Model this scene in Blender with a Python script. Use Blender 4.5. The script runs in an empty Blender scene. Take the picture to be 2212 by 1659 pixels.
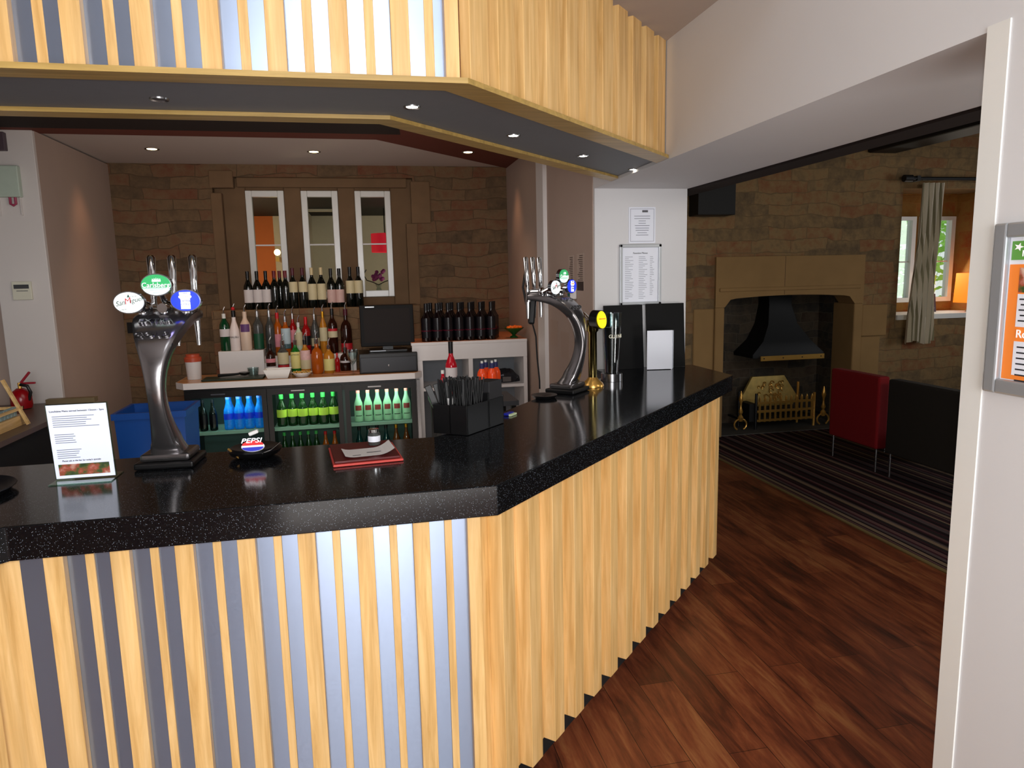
import bpy, bmesh, math, random
from math import sin, cos, pi, radians, sqrt, atan2
from mathutils import Vector as V, Matrix
random.seed(7)
SC = bpy.context.scene
COL = SC.collection
# ---------------------------------------------------------------- camera
FPX = 1526.8
H = 1.65
yaw, pitch, roll = radians(11.612), radians(8.593), radians(-1.2397)
F0 = V((sin(yaw), cos(yaw), 0)); R0 = V((cos(yaw), -sin(yaw), 0)); Z = V((0, 0, 1))
CF = F0*cos(pitch) - Z*sin(pitch); U0 = Z*cos(pitch) + F0*sin(pitch)
CR = R0*cos(roll) + U0*sin(roll); CU = U0*cos(roll) - R0*sin(roll)
cam = bpy.data.cameras.new('camera'); co = bpy.data.objects.new('camera', cam); COL.objects.link(co)
m = Matrix.Identity(4)
for i in range(3):
    m[i][0] = CR[i]; m[i][1] = CU[i]; m[i][2] = -CF[i]
m.translation = (0, 0, H)
co.matrix_world = m
cam.sensor_width = 36; cam.lens = FPX/2212*36; cam.clip_start = 0.02
SC.camera = co
SC.view_settings.view_transform = 'Standard'
SC.view_settings.exposure = 0.0

def ray(px, py): return CR*((px-1106)/FPX) - CU*((py-829.5)/FPX) + CF
C0 = V((0, 0, H))
def onz(px, py, z): d = ray(px, py); return C0 + d*((z-H)/d.z)
def ony(px, py, y): d = ray(px, py); return C0 + d*(y/d.y)
def onx(px, py, x): d = ray(px, py); return C0 + d*(x/d.x)

# ---------------------------------------------------------------- materials
def lin(c):
    return tuple(((x/255)/12.92 if x/255 <= .04045 else ((x/255+.055)/1.055)**2.4) for x in c) + (1,)
MATS = {}
def mat(name, rgb, rough=.5, metal=0, emit=0, ecol=None, trans=0, spec=.5, coat=0, aniso=0, ior=1.45, var=.06, vs=25):
    if name in MATS: return MATS[name]
    mt = bpy.data.materials.new(name); mt.use_nodes = True
    nt = mt.node_tree; b = nt.nodes['Principled BSDF']
    col = lin(rgb)
    b.inputs['Base Color'].default_value = col
    if var:
        tc = nt.nodes.new('ShaderNodeTexCoord'); nz = nt.nodes.new('ShaderNodeTexNoise'); nz.inputs['Scale'].default_value = vs
        mx = nt.nodes.new('ShaderNodeMix'); mx.data_type = 'RGBA'
        mx.inputs[6].default_value = tuple(c*(1-var) for c in col[:3])+(1,); mx.inputs[7].default_value = tuple(min(1, c*(1+var)) for c in col[:3])+(1,)
        nt.links.new(tc.outputs['Object'], nz.inputs['Vector']); nt.links.new(nz.outputs['Fac'], mx.inputs[0]); nt.links.new(mx.outputs[2], b.inputs['Base Color'])
    b.inputs['Roughness'].default_value = rough; b.inputs['Metallic'].default_value = metal
    b.inputs['Specular IOR Level'].default_value = spec; b.inputs['IOR'].default_value = ior
    b.inputs['Transmission Weight'].default_value = trans; b.inputs['Coat Weight'].default_value = coat
    b.inputs['Anisotropic'].default_value = aniso
    if emit:
        b.inputs['Emission Color'].default_value = lin(ecol or rgb); b.inputs['Emission Strength'].default_value = emit
    MATS[name] = mt
    return mt
def nodes(name, rough=.5, spec=.5):
    mt = bpy.data.materials.new(name); mt.use_nodes = True; nt = mt.node_tree
    b = nt.nodes['Principled BSDF']; b.inputs['Roughness'].default_value = rough; b.inputs['Specular IOR Level'].default_value = spec
    MATS[name] = mt
    def N(t, **k):
        n = nt.nodes.new('ShaderNode'+t)
        for a, v in k.items():
            if hasattr(n, a): setattr(n, a, v)
            else: n.inputs[a.replace('_', ' ')].default_value = v
        return n
    return mt, nt, b, N, nt.links.new
def ramp(n, stops, interp='LINEAR'):
    cr = n.color_ramp; cr.interpolation = interp
    while len(cr.elements) < len(stops): cr.elements.new(.5)
    for e, (p, c) in zip(cr.elements, stops): e.position = p; e.color = lin(c)

def m_wood(name, c1, c2, c3, axis='z', rough=.38):
    mt, nt, b, N, L = nodes(name, rough)
    tc = N('TexCoord'); mp = N('Mapping'); L(tc.outputs['Object'], mp.inputs[0])
    mp.inputs['Scale'].default_value = {'z': (28, 28, 1.6), 'x': (1.6, 28, 28), 'y': (28, 1.6, 28)}[axis]
    n1 = N('TexNoise', Scale=1.6, Detail=5, Roughness=.6, Distortion=.7); L(mp.outputs[0], n1.inputs[0])
    r = N('ValToRGB'); ramp(r, [(.25, c1), (.5, c2), (.72, c3)]); L(n1.outputs['Fac'], r.inputs[0])
    n2 = N('TexNoise', Scale=1.2, Detail=2); L(mp.outputs[0], n2.inputs[0])
    mx = N('Mix', data_type='RGBA', blend_type='MULTIPLY'); mx.inputs[0].default_value = .35
    L(r.outputs[0], mx.inputs[6]); L(n2.outputs['Fac'], mx.inputs[7])
    sc = N('VectorMath', operation='SCALE'); sc.inputs['Scale'].default_value = 1.25; L(mx.outputs[2], sc.inputs[0])
    L(sc.outputs[0], b.inputs['Base Color'])
    bp = N('Bump', Strength=.06, Distance=.002); L(n1.outputs['Fac'], bp.inputs['Height']); L(bp.outputs[0], b.inputs['Normal'])
    return mt
OAK = m_wood('golden_oak', (196, 150, 84), (222, 180, 116), (236, 198, 138))
OAKX = m_wood('oak_trim', (150, 122, 62), (176, 144, 78), (192, 160, 92), 'x')
PINE = m_wood('pale_pine', (190, 150, 90), (214, 178, 120), (226, 196, 140), 'y')

def m_stone(name, row=.098, width=.33, cols=((56, 45, 37), (92, 75, 57), (118, 95, 70), (112, 66, 48)), mortar=(62, 51, 41), bump=.5):
    mt, nt, b, N, L = nodes(name, .9, .2)
    tc = N('TexCoord'); sx = N('SeparateXYZ'); L(tc.outputs['Object'], sx.inputs[0])
    ad = N('Math', operation='ADD'); L(sx.outputs[0], ad.inputs[0]); L(sx.outputs[1], ad.inputs[1])
    cb = N('CombineXYZ'); L(ad.outputs[0], cb.inputs[0]); L(sx.outputs[2], cb.inputs[1])
    nz = N('TexNoise', Scale=2.6, Detail=3); L(tc.outputs['Object'], nz.inputs[0])
    sub = N('VectorMath', operation='SUBTRACT'); sub.inputs[1].default_value = (.5, .5, .5); L(nz.outputs['Color'], sub.inputs[0])
    s2 = N('VectorMath', operation='SCALE'); s2.inputs['Scale'].default_value = .13; L(sub.outputs[0], s2.inputs[0])
    av = N('VectorMath', operation='ADD'); L(cb.outputs[0], av.inputs[0]); L(s2.outputs[0], av.inputs[1])
    br = N('TexBrick'); br.offset = .43; br.squash = 1.35; br.squash_frequency = 3
    br.inputs['Scale'].default_value = 1; br.inputs['Mortar Size'].default_value = .0045; br.inputs['Mortar Smooth'].default_value = .6
    br.inputs['Brick Width'].default_value = width; br.inputs['Row Height'].default_value = row; br.inputs['Bias'].default_value = 0
    br.inputs['Color1'].default_value = (0, 0, 0, 1); br.inputs['Color2'].default_value = (1, 1, 1, 1); br.inputs['Mortar'].default_value = (.5, .5, .5, 1)
    L(av.outputs[0], br.inputs['Vector'])
    n2 = N('TexNoise', Scale=9, Detail=6, Roughness=.65); L(tc.outputs['Object'], n2.inputs[0])
    a2 = N('Math', operation='MULTIPLY_ADD'); a2.inputs[1].default_value = .8; L(n2.outputs['Fac'], a2.inputs[0])
    m3 = N('Math', operation='MULTIPLY'); m3.inputs[1].default_value = .36; L(br.outputs['Color'], m3.inputs[0]); L(m3.outputs[0], a2.inputs[2])
    r = N('ValToRGB'); ramp(r, [(.12, cols[0]), (.38, cols[1]), (.6, cols[2]), (.88, cols[3])]); L(a2.outputs[0], r.inputs[0])
    mx = N('Mix', data_type='RGBA'); mx.inputs[7].default_value = lin(mortar); mf = N('Math', operation='MULTIPLY'); L(br.outputs['Fac'], mf.inputs[0]); L(n2.outputs['Fac'], mf.inputs[1]); L(mf.outputs[0], mx.inputs[0]); L(r.outputs[0], mx.inputs[6])
    L(mx.outputs[2], b.inputs['Base Color'])
    hs = N('Math', operation='MULTIPLY_ADD'); hs.inputs[1].default_value = -1.2; L(br.outputs['Fac'], hs.inputs[0]); L(n2.outputs['Fac'], hs.inputs[2])
    bp = N('Bump', Strength=bump, Distance=.02); L(hs.outputs[0], bp.inputs['Height']); L(bp.outputs[0], b.inputs['Normal'])
    return mt
STONE = m_stone('coursed_stone')
STONEL = m_stone('lounge_stone', .115, .40, ((64, 52, 42), (108, 90, 66), (140, 114, 78), (128, 78, 52)), (100, 86, 66))
SOOT = m_stone('sooty_stone', .1, .3, ((34, 33, 32), (58, 55, 50), (82, 72, 60), (60, 48, 40)), (96, 90, 80), .4)
SANDB = mat('bar_sandstone', (118, 92, 66), .9, var=.22, vs=6)
SANDL = mat('dressed_sandstone', (150, 118, 74), .9, var=.16, vs=5)

def m_granite():
    mt, nt, b, N, L = nodes('black_granite', .12, .38)
    tc = N('TexCoord'); vo = N('TexVoronoi', Scale=270); L(tc.outputs['Object'], vo.inputs['Vector'])
    r = N('ValToRGB'); ramp(r, [(0, (215, 228, 240)), (.14, (110, 122, 134)), (.24, (15, 15, 16))]); L(vo.outputs['Distance'], r.inputs[0])
    sx = N('SeparateColor'); L(vo.outputs['Color'], sx.inputs[0])
    gt = N('Math', operation='GREATER_THAN'); gt.inputs[1].default_value = .38; L(sx.outputs[0], gt.inputs[0])
    mx = N('Mix', data_type='RGBA'); mx.inputs[6].default_value = lin((10, 11, 14)); L(gt.outputs[0], mx.inputs[0]); L(r.outputs[0], mx.inputs[7])
    L(mx.outputs[2], b.inputs['Base Color'])
    return mt
GRAN = m_granite()
def m_floor():
    mt, nt, b, N, L = nodes('dark_plank_floor', .42, .4)
    tc = N('TexCoord'); sx = N('SeparateXYZ'); L(tc.outputs['Object'], sx.inputs[0])
    cb = N('CombineXYZ'); L(sx.outputs[1], cb.inputs[0]); L(sx.outputs[0], cb.inputs[1])
    br = N('TexBrick'); br.offset = .37
    for k, v in (('Scale', 1), ('Mortar Size', .0012), ('Brick Width', 1.25), ('Row Height', .145), ('Bias', 0)): br.inputs[k].default_value = v
    br.inputs['Color1'].default_value = (0, 0, 0, 1); br.inputs['Color2'].default_value = (1, 1, 1, 1); br.inputs['Mortar'].default_value = (.3, .3, .3, 1)
    L(cb.outputs[0], br.inputs['Vector'])
    mp = N('Mapping'); mp.inputs['Scale'].default_value = (9, 1.3, 1); L(tc.outputs['Object'], mp.inputs[0])
    n1 = N('TexNoise', Scale=1.7, Detail=7, Roughness=.66, Distortion=.5); L(mp.outputs[0], n1.inputs[0])
    mp2 = N('Mapping'); mp2.inputs['Scale'].default_value = (34, 3, 1); L(tc.outputs['Object'], mp2.inputs[0])
    n2 = N('TexNoise', Scale=2, Detail=4); L(mp2.outputs[0], n2.inputs[0])
    a = N('Math', operation='MULTIPLY_ADD'); a.inputs[1].default_value = .16; L(br.outputs['Color'], a.inputs[0])
    m1 = N('Math', operation='MULTIPLY'); m1.inputs[1].default_value = .92; L(n1.outputs['Fac'], m1.inputs[0]); L(m1.outputs[0], a.inputs[2])
    a2 = N('Math', operation='MULTIPLY_ADD'); a2.inputs[1].default_value = .22; L(n2.outputs['Fac'], a2.inputs[0]); L(a.outputs[0], a2.inputs[2])
    r = N('ValToRGB'); ramp(r, [(.40, (34, 18, 13)), (.56, (88, 42, 25)), (.70, (122, 64, 38)), (.88, (154, 100, 60))]); L(a2.outputs[0], r.inputs[0])
    mx = N('Mix', data_type='RGBA'); mx.inputs[7].default_value = lin((24, 12, 8)); L(br.outputs['Fac'], mx.inputs[0]); L(r.outputs[0], mx.inputs[6])
    L(mx.outputs[2], b.inputs['Base Color'])
    return mt
def m_carpet():
    mt, nt, b, N, L = nodes('striped_carpet', .95, .1)
    tc = N('TexCoord'); sx = N('SeparateXYZ'); L(tc.outputs['Object'], sx.inputs[0])
    d = N('Math', operation='MULTIPLY'); d.inputs[1].default_value = 1/.62; L(sx.outputs[0], d.inputs[0])
    fr = N('Math', operation='FRACT'); L(d.outputs[0], fr.inputs[0])
    B = (34, 24, 27); M = (68, 34, 42); G = (92, 78, 78); P = (112, 80, 78); T = (140, 118, 96); K = (48, 40, 40)
    seq = [(0, T), (.05, B), (.075, G), (.12, M), (.15, P), (.2, B), (.23, M), (.25, K), (.3, T), (.355, G), (.38, B), (.43, M), (.46, P), (.5, K), (.56, M), (.585, B), (.64, G), (.70, P), (.73, B), (.78, M), (.8, K), (.86, T), (.89, M), (.92, K), (.955, P), (.98, B)]
    r = N('ValToRGB'); ramp(r, seq, 'CONSTANT'); L(fr.outputs[0], r.inputs[0])
    nz = N('TexNoise', Scale=240); L(tc.outputs['Object'], nz.inputs[0])
    mx = N('Mix', data_type='RGBA', blend_type='MULTIPLY'); mx.inputs[0].default_value = .5; L(r.outputs[0], mx.inputs[6]); L(nz.outputs['Fac'], mx.inputs[7])
    L(mx.outputs[2], b.inputs['Base Color'])
    return mt
def m_steel():
    mt, nt, b, N, L = nodes('brushed_steel', .3)
    b.inputs['Metallic'].default_value = .82; b.inputs['Base Color'].default_value = lin((158, 172, 196)); b.inputs['Anisotropic'].default_value = .85
    tv = N('CombineXYZ'); tv.inputs[2].default_value = 1; L(tv.outputs[0], b.inputs['Tangent'])
    tc = N('TexCoord'); n = N('TexNoise', Scale=260, Detail=2); L(tc.outputs['Object'], n.inputs[0])
    mr = N('MapRange'); mr.inputs[3].default_value = .26; mr.inputs[4].default_value = .36; L(n.outputs['Fac'], mr.inputs[0]); L(mr.outputs[0], b.inputs['Roughness'])
    return mt
def m_glass(name, tint=(255, 255, 255), g=.10, rough=.02):
    mt = bpy.data.materials.new(name); mt.use_nodes = True; nt = mt.node_tree; nt.nodes.clear()
    o = nt.nodes.new('ShaderNodeOutputMaterial'); t = nt.nodes.new('ShaderNodeBsdfTransparent'); s = nt.nodes.new('ShaderNodeBsdfGlossy'); x = nt.nodes.new('ShaderNodeMixShader')
    lw = nt.nodes.new('ShaderNodeLayerWeight'); lw.inputs[0].default_value = .5
    mu = nt.nodes.new('ShaderNodeMath'); mu.operation = 'MULTIPLY_ADD'; mu.inputs[1].default_value = .5; mu.inputs[2].default_value = g
    nt.links.new(lw.outputs['Facing'], mu.inputs[0])
    t.inputs[0].default_value = lin(tint); s.inputs['Roughness'].default_value = rough
    nt.links.new(mu.outputs[0], x.inputs[0]); nt.links.new(t.outputs[0], x.inputs[1]); nt.links.new(s.outputs[0], x.inputs[2]); nt.links.new(x.outputs[0], o.inputs[0])
    MATS[name] = mt; return mt
FLOOR = m_floor(); CARPET = m_carpet(); STEEL = m_steel()
PANE = m_glass('clear_pane', (240, 245, 242), -.02); GLASS = m_glass('drinking_glass', (225, 235, 235), .05); ACRYL = m_glass('acrylic', (215, 240, 225), .03)
PLAST = mat('white_plaster', (206, 200, 196), .75, var=.02, vs=3)
PLASTG = mat('pale_grey_plaster', (214, 213, 214), .8, var=.02, vs=3)
TAN = mat('taupe_plaster', (172, 152, 140), .85, var=.05, vs=4)
CEILB = mat('taupe_ceiling', (186, 174, 166), .9, var=.02)
BROWNP = mat('chocolate_paint', (98, 44, 30), .8, var=.04)
DARKB = mat('dark_umber', (30, 17, 13), .85, var=.04)
BLACKW = mat('black_timber', (16, 14, 13), .6, var=.2)
SOFFIT = mat('charcoal_soffit', (108, 110, 114), .55, var=.05)
CHROME = mat('chrome', (225, 228, 230), .08, 1, var=0)
SATIN = mat('satin_metal', (150, 150, 152), .26, 1, var=.03)
GUNM = mat('dark_polished_metal', (140, 137, 138), .21, .93, var=.08, vs=18)
BRASS = mat('brass', (222, 172, 88), .28, .75, var=.05)
BLACKP = mat('black_plastic', (14, 14, 15), .32, var=0)
BLACKM = mat('matt_black', (12, 12, 13), .7, var=0)
WHITEL = mat('white_laminate', (222, 218, 216), .4, var=.01)
WHITEG = mat('white_gloss_paint', (228, 228, 224), .25, var=.01)
PAPER = mat('white_paper', (232, 235, 245), .7, var=.01)
INK = mat('black_ink', (40, 40, 46), .8, var=0)
ALU = mat('brushed_aluminium', (176, 180, 184), .38, .55, var=.02)

# ---------------------------------------------------------------- mesh builder
class M:
    def __init__(s): s.v = []; s.f = []
    def add(s, vs, fs):
        o = len(s.v); s.v += [V(p) for p in vs]; s.f += [tuple(i+o for i in f) for f in fs]; return s
    def box(s, x0, x1, y0, y1, z0, z1):
        x0, x1 = sorted((x0, x1)); y0, y1 = sorted((y0, y1)); z0, z1 = sorted((z0, z1))
        return s.add([(x, y, z) for z in (z0, z1) for x, y in ((x0, y0), (x1, y0), (x1, y1), (x0, y1))],
                     [(3, 2, 1, 0), (4, 5, 6, 7), (0, 1, 5, 4), (1, 2, 6, 5), (2, 3, 7, 6), (3, 0, 4, 7)])
    def xbox(s, mtx, sx, sy, sz):
        n = M().box(-sx/2, sx/2, -sy/2, sy/2, -sz/2, sz/2); return s.add([mtx @ p for p in n.v], n.f)
    def prism(s, poly, z0, z1):
        a = sum(poly[i][0]*poly[(i+1) % len(poly)][1]-poly[(i+1) % len(poly)][0]*poly[i][1] for i in range(len(poly)))
        if a < 0: poly = poly[::-1]
        n = len(poly)
        return s.add([(x, y, z0) for x, y in poly]+[(x, y, z1) for x, y in poly],
                     [tuple(range(n-1, -1, -1)), tuple(range(n, 2*n))]+[(i, (i+1) % n, n+(i+1) % n, n+i) for i in range(n)])
    def lathe(s, prof, seg=24, c=(0, 0, 0), mtx=None, a0=0, a1=2*pi):
        full = abs(a1-a0-2*pi) < 1e-6; k = seg if full else seg+1; vs = []; fs = []
        for r, z in prof:
            for i in range(k):
                a = a0+(a1-a0)*i/seg; vs.append(V((r*cos(a), r*sin(a), z)))
        for j in range(len(prof)-1):
            for i in range(seg):
                i2 = (i+1) % k; fs.append((j*k+i, j*k+i2, (j+1)*k+i2, (j+1)*k+i))
        if mtx: vs = [mtx @ p for p in vs]
        return s.add([p+V(c) for p in vs], fs)
    def tube(s, pts, r, seg=10, close=False):
        pts = [V(p) for p in pts]; n = len(pts); rs = r if isinstance(r, (list, tuple)) else [r]*n
        vs = []; fs = []; up = None
        for i, p in enumerate(pts):
            if close: t = (pts[(i+1) % n]-pts[i-1])
            else: t = pts[min(i+1, n-1)]-pts[max(i-1, 0)]
            t.normalize()
            if up is None: up = t.orthogonal().normalized()
            up = (up-t*up.dot(t)); up = up.normalized() if up.length > 1e-6 else t.orthogonal().normalized()
            w = t.cross(up)
            for k in range(seg):
                a = 2*pi*k/seg; vs.append(p+(up*cos(a)+w*sin(a))*rs[i])
        for i in range(n if close else n-1):
            j = (i+1) % n
            for k in range(seg): fs.append((i*seg+k, i*seg+(k+1) % seg, j*seg+(k+1) % seg, j*seg+k))
        if not close: fs += [tuple(range(seg-1, -1, -1)), tuple((n-1)*seg+k for k in range(seg))]
        return s.add(vs, fs)
    def ball(s, c, r, seg=16, sz=1):
        return s.lathe([(max(1e-5, r*sin(pi*j/10)), -r*cos(pi*j/10)*sz) for j in range(11)], seg, c)
    def xform(s, mtx): s.v = [mtx @ p for p in s.v]; return s
    def build(s, name, mt, parent=None, smooth=False, bevel=0, loc=None, **tags):
        me = bpy.data.meshes.new(name); me.from_pydata([tuple(p) for p in s.v], [], s.f); me.update()
        bm = bmesh.new(); bm.from_mesh(me)
        if smooth: bmesh.ops.remove_doubles(bm, verts=bm.verts, dist=1e-5)
        bmesh.ops.recalc_face_normals(bm, faces=bm.faces)
        bm.to_mesh(me); bm.free()
        o = bpy.data.objects.new(name, me); COL.objects.link(o)
        for k in (mt if isinstance(mt, (list, tuple)) else [mt]): me.materials.append(k)
        if smooth:
            for p in me.polygons: p.use_smooth = True
            e = o.modifiers.new('split', 'EDGE_SPLIT'); e.split_angle = radians(40)
        if bevel:
            b = o.modifiers.new('bevel', 'BEVEL'); b.width = bevel; b.segments = 2; b.limit_method = 'ANGLE'
        if parent: o.parent = parent
        if loc: o.location = loc
        tag(o, **tags)
        return o
def tag(o, label=None, cat=None, group=None, kind=None):
    if label: o['label'] = label
    if cat: o['category'] = cat
    if group: o['group'] = group
    if kind: o['kind'] = kind
    return o
def thing(name, label, cat, loc=(0, 0, 0), rz=0, group=None, rot=None):
    o = bpy.data.objects.new(name, None); COL.objects.link(o); o.location = loc
    o.rotation_euler = rot or (0, 0, rz); o.empty_display_size = .05
    return tag(o, label, cat, group)
def dup(root, loc, rz=0, label=None, group=None, rot=None, scale=None):
    r = root.copy(); COL.objects.link(r); r.location = loc; r.rotation_euler = rot or (0, 0, rz)
    if scale: r.scale = scale
    if label: r['label'] = label
    if group: r['group'] = group
    for ch in list(root.children):
        c = ch.copy(); COL.objects.link(c); c.parent = r
        for g in ch.children:
            d = g.copy(); COL.objects.link(d); d.parent = c
    return r
def struct(mm, name, mt, **k): return mm.build(name, mt, kind='structure', **k)
def text(body, size, mt, parent, mtx, name='lettering', ext=.0006, shear=0, sx=1):
    c = bpy.data.curves.new(name, 'FONT'); c.body = body; c.size = size; c.extrude = ext; c.align_x = 'CENTER'; c.align_y = 'CENTER'; c.shear = shear; c.resolution_u = 3
    t = bpy.data.objects.new(name+'_src', c); me = bpy.data.meshes.new_from_object(t)
    bpy.data.objects.remove(t); bpy.data.curves.remove(c)
    me.transform(mtx @ Matrix.Diagonal((sx, 1, 1, 1))); me.name = name
    o = bpy.data.objects.new(name, me); COL.objects.link(o); me.materials.clear(); me.materials.append(mt)
    if parent: o.parent = parent
    return o
T = Matrix.Translation
def Rx(a): return Matrix.Rotation(radians(a), 4, 'X')
def Ry(a): return Matrix.Rotation(radians(a), 4, 'Y')
def Rz(a): return Matrix.Rotation(radians(a), 4, 'Z')
FACE = Rx(90)       # flat text (XY) -> stands up facing -y

# ================================================================ SETTING
WX, WR = 1.32, 1.89
YB = 6.45
ZC = 2.62
ZO = 2.14
struct(M().box(-4, 3.06, -3.2, 7.2, -.1, 0), 'floor', FLOOR)
# right hand wall with the wide opening
w = M().box(WX, WR, -3.2, 1.335, 0, 4.2).box(WX, WR, 1.335, 3.966, ZO, 4.2).box(WX, WR, 3.966, YB, 0, 4.2)
struct(w, 'wall_right', PLASTG)
struct(M().prism([(WX-.004, 1.29), (WX-.004, 1.345), (WX+.02, 1.35), (WX+.03, 1.336), (WX+.0, 1.29)], .0, ZO+.01), 'trim_1', WHITEG)
struct(M().box(WX-.035, WX, 5.02, 5.22, 0, ZC-.2).box(WX-.035, WX, 5.02, 5.22, ZC-.2, ZC), 'trim_2', WHITEL)
struct(M().box(WX-.006, WX, 3.99, 5.02, 1.1, ZC).box(WX-.006, WX, 5.22, YB, 0, ZC).box(WX-.006, WX, 3.99, 5.02, 0, 1.1), 'wall_bar_right', TAN)
# left
struct(M().box(-2.05, -1.97, 5.13, YB, 0, ZC), 'wall_left', TAN)
struct(M().box(-2.27, -1.971, 5.10, 5.20, 0, ZC), 'wall_left_pillar', PLAST, bevel=.004)
struct(M().box(-4, -2.05, 5.20, 5.3, 0, 4.2), 'wall_left_back', TAN)
struct(M().box(-4.1, -4, -3.2, 5.3, 0, 4.2), 'wall_left_far', PLAST)
struct(M().box(-4, 9, -3.3, -3.2, 0, 4.2), 'wall_front', PLAST)
struct(M().box(-4, WX, -3.2, 3.6, 4.2, 4.3), 'ceiling_front', PLAST)
# bar ceiling
# bar ceiling: beige field, chocolate border following the bar, umber strip for the shade by the canopy
struct(M().box(-4, WX, 1.9, YB, ZC+.012, ZC+.06), 'ceiling_bar', CEILB)
struct(M().prism([(-4, 5.03), (.30, 5.03), (.05, 2.3), (.6, 2.9), (WX, 3.5), (WX, 6.45), (.14, 5.22), (-4, 5.20)], ZC, ZC+.0115), 'ceiling_border', BROWNP)
struct(M().prism([(-4, 2.3), (.05, 2.3), (.30, 5.03), (-4, 5.03)], ZC, ZC+.0115), 'ceiling_shade_strip', DARKB)  # shade behind the canopy put into the ceiling colour

# back wall of bar with the recessed mullioned windows
WXS = [(-.942, -.628), (-.487, -.178), (-.034, .275)]
WZ0, WZ1 = 1.502, 2.425
w = M().box(-2.05, -1.19, YB, YB+.4, 0, ZC+.05).box(.47, WX+.05, YB, YB+.4, 0, ZC+.05).box(-1.19, .47, YB, YB+.4, 0, 1.42).box(-1.19, .47, YB, YB+.4, 2.53, ZC+.05)
struct(w, 'wall_back', STONE)
w = M(); xs = [-1.19] + [c for p in WXS for c in p] + [.47]
for i in range(0, len(xs), 2): w.box(xs[i], xs[i+1], YB+.07, YB+.3, 1.42, 2.53)
for a, b in WXS: w.box(a, b, YB+.07, YB+.3, 1.42, WZ0).box(a, b, YB+.07, YB+.3, WZ1, 2.53)
w.box(.45, .62, YB-.02, YB+.05, 2.14, 2.50).box(-1.21, -1.02, YB-.015, YB+.08, 2.44, 2.58).box(-1.0, .42, YB+.02, YB+.1, 2.45, 2.53)
w.box(.40, .50, YB-.01, YB+.1, 1.42, 2.14).box(-1.21, -1.12, YB-.01, YB+.1, 1.42, 2.40)
struct(w, 'trim_3', SANDB, bevel=.008)
# stone ledge under the windows
struct(M().box(-1.19, .46, 5.99, YB, 0, 1.435), 'wall_back_ledge', STONE, bevel=.01)
for i, (a, b) in enumerate(WXS):
    y0, y1 = YB+.05, YB+.11
    t = .052
    fr = M().box(a, a+t, y0, y1, WZ0, WZ1).box(b-t, b, y0, y1, WZ0, WZ1).box(a+t, b-t, y0, y1, WZ1-t, WZ1).box(a+t, b-t, y0, y1, WZ0, WZ0+t*1.1)
    fo = struct(fr, f'window_{i+1}', WHITEG, bevel=.005)
    M().box(a+t, b-t, y0+.02, y0+.038, 1.962, 1.974).build('glazing_bar', WHITEL, fo)
    M().box(a+t, b-t, y0+.028, y0+.032, WZ0+t, WZ1-t).build('pane', PANE, fo)
# room beyond the bar windows
BW = mat('orange_room_wall', (190, 104, 52), .8, emit=.06, ecol=(190, 90, 40)); BW2 = mat('cream_room_wall', (196, 182, 156), .8, emit=.05)  # faint glow put into the walls to light the room beyond
struct(M().box(-3, -1.0, 8.9, 9, 0, 2.9), 'wall_back_room', BW)
struct(M().box(-1.0, -.58, 8.9, 9, 0, 2.9).box(-.62, -.56, 8.3, 8.9, 0, 2.9).box(-.56, 2, 8.9, 9, 0, 2.9), 'wall_back_room_pale', BW2)
struct(M().box(-3, 2, YB+.4, 9, 2.42, 2.7), 'ceiling_back_room', BLACKM)
struct(M().box(-3, -2.9, YB+.4, 9, 0, 2.7), 'wall_back_room_side', BW)
struct(M().box(2, 2.1, YB+.4, 9, 0, 2.7), 'wall_back_room_end', BW2)
struct(M().box(-3, 2, 7.2, 9, -.1, 0), 'floor_back_room', FLOOR)
M().box(-.8, -.1, 8.0, 8.06, 2.39, 2.415).build('ceiling_beam', BW2, label='pale ceiling beam in the room beyond the bar windows', cat='beam')
bl = thing('wall_light', 'small glowing globe lamp behind the left bar window', 'lamp', (-.92, 8.4, 1.98))
M().ball((0, 0, 0), .035).build('globe', mat('warm_globe', (255, 220, 150), .4, emit=9), bl, smooth=True)
M().box(-.02, .02, -.02, .5, -.1, -.05).build('bracket', BRASS, bl)
rs = thing('pendant_lamp', 'red drum lampshade seen through the right bar window', 'lamp', (.26, 8.0, 2.05))
M().lathe([(.15, -.1), (.15, .1), (.147, .1), (.147, -.1)], 24).build('lamp_shade', mat('red_shade', (200, 24, 44), .6, emit=.5), rs, smooth=True)
M().tube([(0, 0, .1), (0, 0, .57)], .006).build('cord', BLACKP, rs)
ch = thing('flower_vase', 'purple flowers with curled stems behind the right bar window', 'vase', (.16, 7.6, 1.45))
M().lathe([(.0, .0), (.04, 0), (.05, .06), (.02, .12), (.035, .16)], 16).build('vase', GLASS, ch, smooth=True)
f = M()
for i in range(16):
    a = i*2.4; r = .03+.05*random.random(); f.ball((r*cos(a), r*sin(a)*.5, .2+.1*random.random()), .02, 8)
f.build('flowers', mat('purple_petals', (140, 52, 110), .7), ch)
f = M()
for s_ in (-1, 1): f.tube([(0, 0, .15), (s_*.06, 0, .18), (s_*.12, 0, .2), (s_*.15, 0, .26), (s_*.12, 0, .31)], .005, 6)
f.build('stem', BLACKP, ch)
struct(M().box(-1.0, .45, YB+.30, YB+.42, 1.38, 1.44), 'trim_4', WHITEG)
M().box(-.4, .9, 7.35, 7.85, 0, 1.45).build('display_cabinet', BW2, label='low cream cabinet behind the bar windows', cat='cabinet')

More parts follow.
